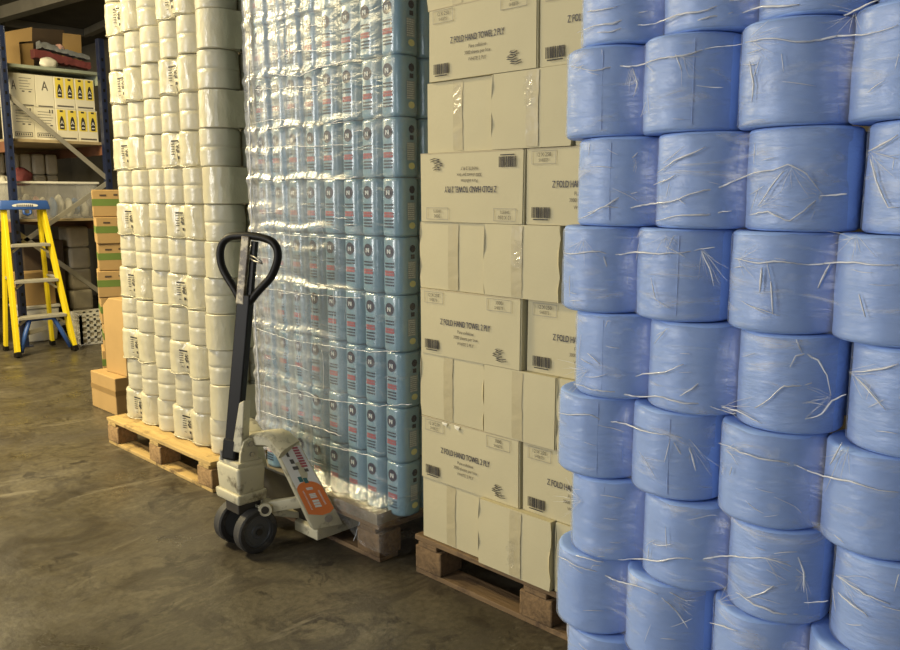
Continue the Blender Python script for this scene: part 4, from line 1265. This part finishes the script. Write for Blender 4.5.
# product cartons on the middle shelf
def prod_box(label, y0, y1, x1, z0, z1, style, dep=0.30):
    w, h = y1 - y0, z1 - z0
    t = thing('product_carton', label, 'carton', (x1 - dep / 2, (y0 + y1) / 2, z0), 0, 'white product cartons on the rack')
    obj('carton_body', boxmesh(-dep / 2, dep / 2, -w / 2, w / 2, 0, h, M['pbox'], 0.004), t)
    fx = dep / 2 + 0.0015
    def R(mb, u0, u1, v0, v1, lift=0): mb.add([(fx + lift, u0, v0), (fx + lift, u1, v0), (fx + lift, u1, v1), (fx + lift, u0, v1)], [(0, 1, 2, 3)])
    def txt(mb, s, size, u, v, sx=1.0):
        vs, fs = text_geo(s, size); mb.add([(fx + .001, u + p[0] * sx, v + p[1]) for p in vs], fs)
    if style == 'b':
        for c in (-w * .25, w * .25):
            mb = MB(); R(mb, c - w * .2, c + w * .2, h * .33, h * .97); card = obj('yellow_card', mb.mesh('yellow_card', M['pyel']), t)
            bw, z0b = w * .105, h * .36
            prof = [(-bw, z0b), (bw, z0b), (bw * 1.05, z0b + h * .2), (bw * .75, z0b + h * .32), (bw * .3, z0b + h * .41), (-bw * .3, z0b + h * .41), (-bw * .75, z0b + h * .32), (-bw * 1.05, z0b + h * .2)]
            mb = MB(); mb.add([(fx + .0012, c + p, q) for p, q in prof], [tuple(range(8))])
            mb.add([(fx + .0012, c + p, q) for p, q in ((-bw * .7, h * .90), (bw * .7, h * .90), (bw * .7, h * .955), (-bw * .7, h * .955))], [(0, 1, 2, 3)])
            bt = obj('bottle_picture', mb.mesh('bottle_picture', M['ink']), card)
            mb = MB(); fx_ = fx; vs, fs = text_geo('A', h * .17); mb.add([(fx + .0022, c + p[0], h * .57 + p[1]) for p in vs], fs)
            R(mb, c - bw * .7, c + bw * .7, h * .42, h * .455, .002)
            obj('bottle_mark', mb.mesh('bottle_mark', M['paper']), card)
        mb = MB(); R(mb, -w * .40, w * .40, h * .06, h * .11); obj('caption', mb.mesh('caption', M['inkgrey']), t)
    else:
        mb = MB()
        if style == 'A': txt(mb, 'A', h * .42, 0.0 if w < .2 else -w * .28, h * .66, .7)
        if style == 'a': txt(mb, 'A', h * .42, -w * .34, h * .62, .5)
        if style in 'at':
            rd = random.Random(int(y0 * 100))
            for r in range(5):
                R(mb, -w * .12 + (0 if style == 'a' else -w * .2), w * rd.uniform(.2, .42), h * (.86 - .085 * r), h * (.875 - .085 * r))
            for c in (w * .02, w * .28): R(mb, c - .012, c + .012, h * .44, h * .48)
        if style == 't':
            for c in (w * .24, w * .36): R(mb, c - .006, c + .006, h * .84, h * .95)
        obj('printing', mb.mesh('printing', M['inkgrey']), t)
        mb = MB()
        if style == 't':
            z0f, z1f = h * .08, h * .22
            for (u0, u1, v0, v1) in ((-w * .4, w * .4, z0f, z0f + .006), (-w * .4, w * .4, z1f - .006, z1f), (-w * .4, -w * .4 + .006, z0f, z1f), (w * .4 - .006, w * .4, z0f, z1f)): R(mb, u0, u1, v0, v1)
            for q in range(7): R(mb, -w * .34 + q * w * .1, -w * .28 + q * w * .1, h * .12, h * .18)
        else: R(mb, -w * .4, w * .4, h * .02, h * .06)
        obj('caption', mb.mesh('caption', M['inkgrey']), t)
    return t
PX = -8.74
def Yp(px_): return atx(px_, 105, PX).y
zt0, zt1, zt2 = 2.006, 2.318, 2.626
E1 = [(11, 36.5, 'a'), (36.8, 55, 'A'), (55.3, 75.5, 'b'), (75.8, 95, 'b')]
E2 = [(11, 33, 't'), (33.3, 55, 't'), (55.3, 76.5, 'b'), (76.8, 96.5, 'b')]
for row, (es, z0, z1) in enumerate(((E2, zt0, zt1), (E1, zt1 + .001, zt2))):
    lay = ('lower', 'upper')[row]
    for i, (a, b, st_) in enumerate(es):
        lab = {'a': 'white carton with large letter A and fine print, upper layer on rack', 'A': 'white carton with one large letter A, upper layer on rack',
               't': 'white carton with framed caption and fine print, lower layer, ' + ('beside the left upright' if i == 0 else 'beside the yellow cartons'),
               'b': 'yellow and white carton picturing black bottles, %s layer, %s' % (lay, 'next to white cartons' if i == 2 else 'next to the rack upright')}[st_]
        prod_box(lab, Yp(a), Yp(b), PX - (0.0 if st_ == 'b' else 0.006), z0, z1, st_)
# open carton and cloths on the top shelf
t = thing('open_carton', 'open brown carton with raised flaps on the top shelf', 'carton', (-9.1, 3.2, 2.702))
def YZ(px_, py_, X=-8.85): p = atx(px_, py_, X); return p.y - 3.2, p.z - 2.702
def card(nm, pts, X, th=0.006, m='brown'):
    q = [YZ(*p, X) for p in pts]
    obj(nm, MB().prism(q, lambda a, b: (X + 9.1, a, max(b, 0.0)), lambda a, b: (X + 9.1 - th, a, max(b, 0.0))).mesh(nm, M[m], False), t)
card('carton_side', [(5, 66), (21, 66), (19, 42), (32, 41), (32, 27), (5, 32)], -9.06)
card('carton_back', [(30, 66), (64, 66), (64, 30), (32, 28)], -9.35, m='darkbox')
card('carton_flap', [(62, 66), (82, 66), (81, 35), (63, 33)], -9.16)
card('carton_flap', [(19, 64), (34, 66), (33, 42), (19, 44)], -9.10, m='browntape')
def lump(nm, lab, cat, c, r, m, seed, group=None, amp=0.25, rot=0.0):
    rd = random.Random(seed); ph = [rd.uniform(0, 6.28) for _ in range(6)]
    n, k = 20, 12; vs, fs = [], []
    for i in range(k + 1):
        th = PI * i / k
        for j in range(n):
            a = 2 * PI * j / n
            f = 1 + amp * (math.sin(3 * a + ph[0] + th * 2) * .4 + math.sin(5 * th + ph[1] + a) * .35 + math.sin(7 * a + ph[2] - 3 * th) * .25) * math.sin(th)
            z = -math.cos(th)
            vs.append((r[0] * math.sin(th) * math.cos(a) * f, r[1] * math.sin(th) * math.sin(a) * f, r[2] * (max(z * (1 + .1 * math.sin(4 * a + ph[3])), -0.8) + .8)))
    for i in range(k):
        for j in range(n): fs.append((i * n + j, i * n + (j + 1) % n, (i + 1) * n + (j + 1) % n, (i + 1) * n + j))
    o = obj(nm, MB().add(vs, fs).mesh(nm, M[m], 'all'), None, c, (rot, 0, 0))
    return tag(o, lab, cat, group)
def folded_cloth(nm, lab, pa, pb, X, th, wid, m, seed):
    a, b = atx(*pa, X), atx(*pb, X)
    rd = random.Random(seed); n = 22; vs, fs = [], []
    for i in range(n + 1):
        c = a.lerp(b, i / n)
        h = th * (1 - .35 * i / n) * rd.uniform(.85, 1.15)
        ring = [(0, -h / 2), (wid * .02, -h * .1), (0.0, h * .2), (-wid * .05, h / 2), (-wid, h * .45), (-wid, -h / 2)]
        for (dx, dz) in ring: vs.append((c.x + dx + rd.uniform(-.006, .006), c.y, c.z + dz + rd.uniform(-.006, .006)))
    k = 6
    for i in range(n):
        for j in range(k): fs.append((i * k + j, i * k + (j + 1) % k, (i + 1) * k + (j + 1) % k, (i + 1) * k + j))
    fs.append(tuple(range(k))); fs.append(tuple(range(n * k, n * k + k)))
    return tag(obj(nm, MB().add(vs, fs).mesh(nm, M[m], True)), lab, 'textile')
folded_cloth('folded_textile', 'rolled maroon textile sloping across the top shelf', (35, 53), (91, 66), -8.83, 0.10, 0.12, 'maroon', 1)
folded_cloth('grey_textile', 'folded grey cloth lying over the maroon textile', (40, 44), (90, 58), -8.84, 0.06, 0.11, 'greycloth', 2)
lump('white_bag', 'crumpled white bag under the maroon textile on the top shelf', 'bag', (-8.745, atx(48, 62, -8.745).y, 2.702), (.05, .085, .055), 'bagwhite', 3)
lump('small_bag', 'small pale bag lying on the grey cloth', 'bag', (-8.9, atx(59, 46, -8.9).y, 2.885), (.06, .05, .045), 'bagpink', 4)
# plastic bin with bags on the low shelf
bY0, bY1 = atx(14, 200, -8.72).y, atx(98, 200, -8.72).y
bn = thing('plastic_bin', 'long cloudy plastic bin of small bags on the rack shelf', 'bin', (-9.0, (bY0 + bY1) / 2, 1.236))
w = bY1 - bY0; bh = 0.345
mb = MB()
for (x0, x1, y0, y1) in ((.262, .27, -w / 2, w / 2), (-.27, -.262, -w / 2, w / 2), (-.262, .262, -w / 2, -w / 2 + .008), (-.262, .262, w / 2 - .008, w / 2)):
    mb.box(x0, x1, y0, y1, 0.0, bh)
mb.box(-.262, .262, -w / 2 + .008, w / 2 - .008, 0, .008)
obj('bin_wall', mb.mesh('bin_wall', M['bin']), bn)
mb = MB(); mb.box(.262, .29, -w / 2 - .02, w / 2 + .02, bh, bh + .022); mb.box(-.29, -.262, -w / 2 - .02, w / 2 + .02, bh, bh + .022)
mb.box(-.262, .262, -w / 2 - .02, -w / 2 + .008, bh, bh + .022); mb.box(-.262, .262, w / 2 - .008, w / 2 + .02, bh, bh + .022)
obj('bin_rim', mb.mesh('bin_rim', M['whiteplastic'], False, 0.004), bn)
rnd = random.Random(17)
cols = ['bagwhite', 'bagwhite', 'bagpink', 'bagwhite', 'bagblue', 'bagwhite', 'bagwhite', 'bagblue', 'bagwhite']
for i in range(9):
    yy = bY0 + .09 + (w - .18) * i / 8
    lump('small_bag', {'bagwhite': 'white crumpled bag inside the plastic bin', 'bagpink': 'pink crumpled bag inside the plastic bin', 'bagblue': 'blue crumpled bag inside the plastic bin'}[cols[i]],
         'bag', (-8.86 - .04 * (i % 2), yy, 1.246 + .03 * (i % 2)), (.085, .038, .085 + .03 * rnd.random()), cols[i], 30 + i, 'bags in the plastic bin')
lump('red_bag', 'red bag on the rack behind the plastic bin rim', 'bag', (-9.0, atx(21, 176, -9.0).y, 1.56), (.09, .10, .10), 'maroon', 51)
lump('white_sack', 'white sack heaped on the bin beside the left upright', 'bag', (-9.55, atx(4, 178, -9.55).y, 1.24), (.12, .10, .23), 'bagwhite', 52)
# wrapped stock deeper in the rack
rnd = random.Random(40)
for j in range(3):
    for i in range(5):
        ya = 2.98 + .135 * i
        o = obj('wrapped_pack', boxmesh(-.15, .15, -.063, .063, 0, .225, M['dullwhite'], 0.025), None, (-9.92 + rnd.uniform(-.02, .02), ya + 0.03, 1.2365 + .228 * j))
        tag(o, 'dusty white wrapped pack in the shade behind the plastic bin', 'pack', 'wrapped packs deep in the rack')
o = obj('dark_carton', boxmesh(-.13, .15, -.07, .07, 0, .42, M['darkbox'], 0.005), None, (-10.3, 2.95, 1.237)); tag(o, 'dark brown carton beside the wrapped packs deep in the rack', 'carton')
for j in range(5):
    o = obj('wrapped_pack', boxmesh(-.15, .15, -.11, .11, 0, .225, M['dullwhite'], 0.03), None, (-9.3 + .01 * (j % 2), 3.55, .001 + .228 * j))
    tag(o, 'dusty white wrapped pack piled on the floor under the rack', 'pack', 'wrapped packs piled under the rack')
brown_box('dark_carton', 'tall dark carton standing under the rack', -9.5, -9.15, 2.98, 3.38, 0.001, 1.0, None, False, 0, False, 'darkbox')
# things on the floor below the rack
tub = thing('white_tub', 'white plastic tub on the floor behind the step ladder', 'tub', (-8.95, atx(37, 335, -8.95).y, 0))
obj('tub_body', MB().hexa([(-.15, -.15, 0), (.15, -.15, 0), (.15, .15, 0), (-.15, .15, 0), (-.18, -.18, .34), (.18, -.18, .34), (.18, .18, .34), (-.18, .18, .34)]).mesh('tub_body', M['whiteplastic'], True, .02), tub)
obj('tub_rim', boxmesh(-.19, .19, -.19, .19, .34, .372, M['whiteplastic'], .008), tub)
brown_box('brown_carton', 'small brown carton resting on the white tub', -9.10, -8.80, tub.location.y - .16, tub.location.y + .16, .373, .70, None, False)
for i in range(2):
    brown_box('brown_carton', 'brown carton beside the ladder leg, %s of the pair' % ('lower', 'upper')[i], -9.25, -8.85, 2.16, 2.56, .001 + i * .30, .295 + i * .30, 'brown cartons beside the ladder', True)
cr = thing('white_crate', 'white lattice plastic crate on the floor beside the rack', 'crate', (-8.40, 3.34, 0))
cw, ch, cdp = .34, .30, .26
mb = MB()
mb.box(-cdp / 2, cdp / 2, -cw / 2, cw / 2, 0.0, .012)
obj('crate_base', mb.mesh('crate_base', M['whiteplastic']), cr)
for (x0, y0, x1, y1) in ((cdp / 2, -cw / 2, cdp / 2, cw / 2), (-cdp / 2, -cw / 2, -cdp / 2, cw / 2), (-cdp / 2, -cw / 2, cdp / 2, -cw / 2), (-cdp / 2, cw / 2, cdp / 2, cw / 2)):
    mb = MB()
    for z in (.012, .07, .13, .19, .25, .30): mb.bar((x0, y0, z), (x1, y1, z), .010, .022 if z < .29 else .034)
    for q in range(6):
        t_ = q / 5; mb.bar((x0 + (x1 - x0) * t_, y0 + (y1 - y0) * t_, .012), (x0 + (x1 - x0) * t_, y0 + (y1 - y0) * t_, .30), .026, .010, (1, 0, 0))
    obj('crate_side', mb.mesh('crate_side', M['whiteplastic']), cr)
o = obj('crate_filling', boxmesh(-cdp / 2 + .012, cdp / 2 - .012, -cw / 2 + .012, cw / 2 - .012, .014, .24, M['dullwhite'], .03), None, (-8.40, 3.34, 0)); tag(o, 'pale wrapped pack inside the white lattice crate', 'pack')

# ------------------------------------------------------------------ step ladder
ld = thing('step_ladder', 'yellow fibreglass step ladder with blue top and aluminium treads', 'ladder', (-8.05, 2.76, 0))
FL, FR = Vector((0.0, -0.255, 0)), Vector((0.0, 0.255, 0))
TL, TR = Vector((-0.30, -0.185, 1.355)), Vector((-0.30, 0.155, 1.355))
BL, BR = Vector((-0.46, -0.215, 0)), Vector((-0.46, 0.215, 0))
TBL, TBR = Vector((-0.34, -0.17, 1.355)), Vector((-0.34, 0.14, 1.355))
for a, b in ((FL, TL), (FR, TR)):
    a2 = a + (b - a) * .02
    s = obj('side_rail', MB().bar(a2, b, 0.085, 0.034, (0, 1, 0)).mesh('side_rail', M['yellow'], False, .004), ld)
    obj('foot', MB().bar(a + Vector((0, 0, .0)), a + (b - a) * .035, .095, .044, (0, 1, 0)).mesh('foot', M['black'], False, .004), s)
for a, b in ((BL, TBL), (BR, TBR)):
    a2 = a + (b - a) * .02
    s = obj('rear_rail', MB().bar(a2, b, 0.055, 0.030, (0, 1, 0)).mesh('rear_rail', M['yellow'], False, .004), ld)
    obj('foot', MB().bar(a, a + (b - a) * .035, .065, .04, (0, 1, 0)).mesh('foot', M['black'], False, .004), s)
for z in (0.36, 0.69, 1.02):
    t_ = z / 1.355
    a, b = FL.lerp(TL, t_), FR.lerp(TR, t_)
    tr_ = obj('tread', boxmesh(a.x - .05, a.x + .055, a.y + .018, b.y - .018, z - .028, z, M['alu'], .004), ld)
    mb = MB()
    for q in range(5): mb.box(a.x - .04 + q * .02, a.x - .034 + q * .02, a.y + .03, b.y - .03, z + .0003, z + .003)
    obj('tread_rib', mb.mesh('tread_rib', M['alu']), tr_)
    obj('tread_bracket', MB().bar((a.x, a.y + .02, z - .09), (a.x, a.y + .10, z - .028), .012, .02).mesh('tread_bracket', M['alu']), ld)
    obj('tread_bracket', MB().bar((a.x, b.y - .02, z - .09), (a.x, b.y - .10, z - .028), .012, .02).mesh('tread_bracket', M['alu']), ld)
tp = obj('ladder_top', MB().hexa([(-.42, -.24, 1.335), (-.215, -.24, 1.335), (-.215, .205, 1.335), (-.42, .205, 1.335), (-.40, -.225, 1.42), (-.235, -.225, 1.42), (-.235, .19, 1.42), (-.40, .19, 1.42)]).mesh('ladder_top', M['ladblue'], True, .012), ld)
mb = MB(); mb.add([(-.2215 + .0, -.02 + .115 * math.cos(2 * PI * i / 24), 1.373 + .020 * math.sin(2 * PI * i / 24)) for i in range(24)], [tuple(range(24))])
bd = obj('oval_badge', mb.mesh('oval_badge', M['paper']), tp)
mb = MB(); rd = random.Random(3)
for q in range(9): mb.add([(-.2195, -.09 + q * .0165 + u, 1.373 + v) for u, v in ((-.005, -.009), (.005, -.009), (.004, .009), (-.004, .009))], [(0, 1, 2, 3)])
obj('badge_lettering', mb.mesh('badge_lettering', M['ink']), bd)
obj('hook', MB().tube([(-.21, -.04, 1.33), (-.205, -.04, 1.30), (-.205, -.01, 1.285), (-.205, .02, 1.30), (-.21, .02, 1.33)], .012, 8).mesh('hook', M['ladblue'], 'all'), ld)
# blue corner braces near the floor
for a, b, sg in ((FL, TL, 1), (FR, TR, -1)):
    p0 = a + (b - a) * .03; p1 = a + (b - a) * .24
    q = Vector((p1.x - .0, 0.0, p1.z))
    obj('corner_brace', MB().tube([p0 + Vector((0, sg * .03, 0)), p0.lerp(p1, .55) + Vector((0, sg * .08, 0)), p1 + Vector((0, sg * .13, .0)), Vector((p1.x, 0, p1.z + .005))], .022, 8).mesh('corner_brace', M['ladblue'], 'all'), ld)
for s, (a, b, c, d) in enumerate(((FL, TL, BL, TBL), (FR, TR, BR, TBR))):
    p = a.lerp(b, .52); q = c.lerp(d, .52)
    obj('spreader', MB().bar(p, q, .008, .022).mesh('spreader', M['alu']), ld)
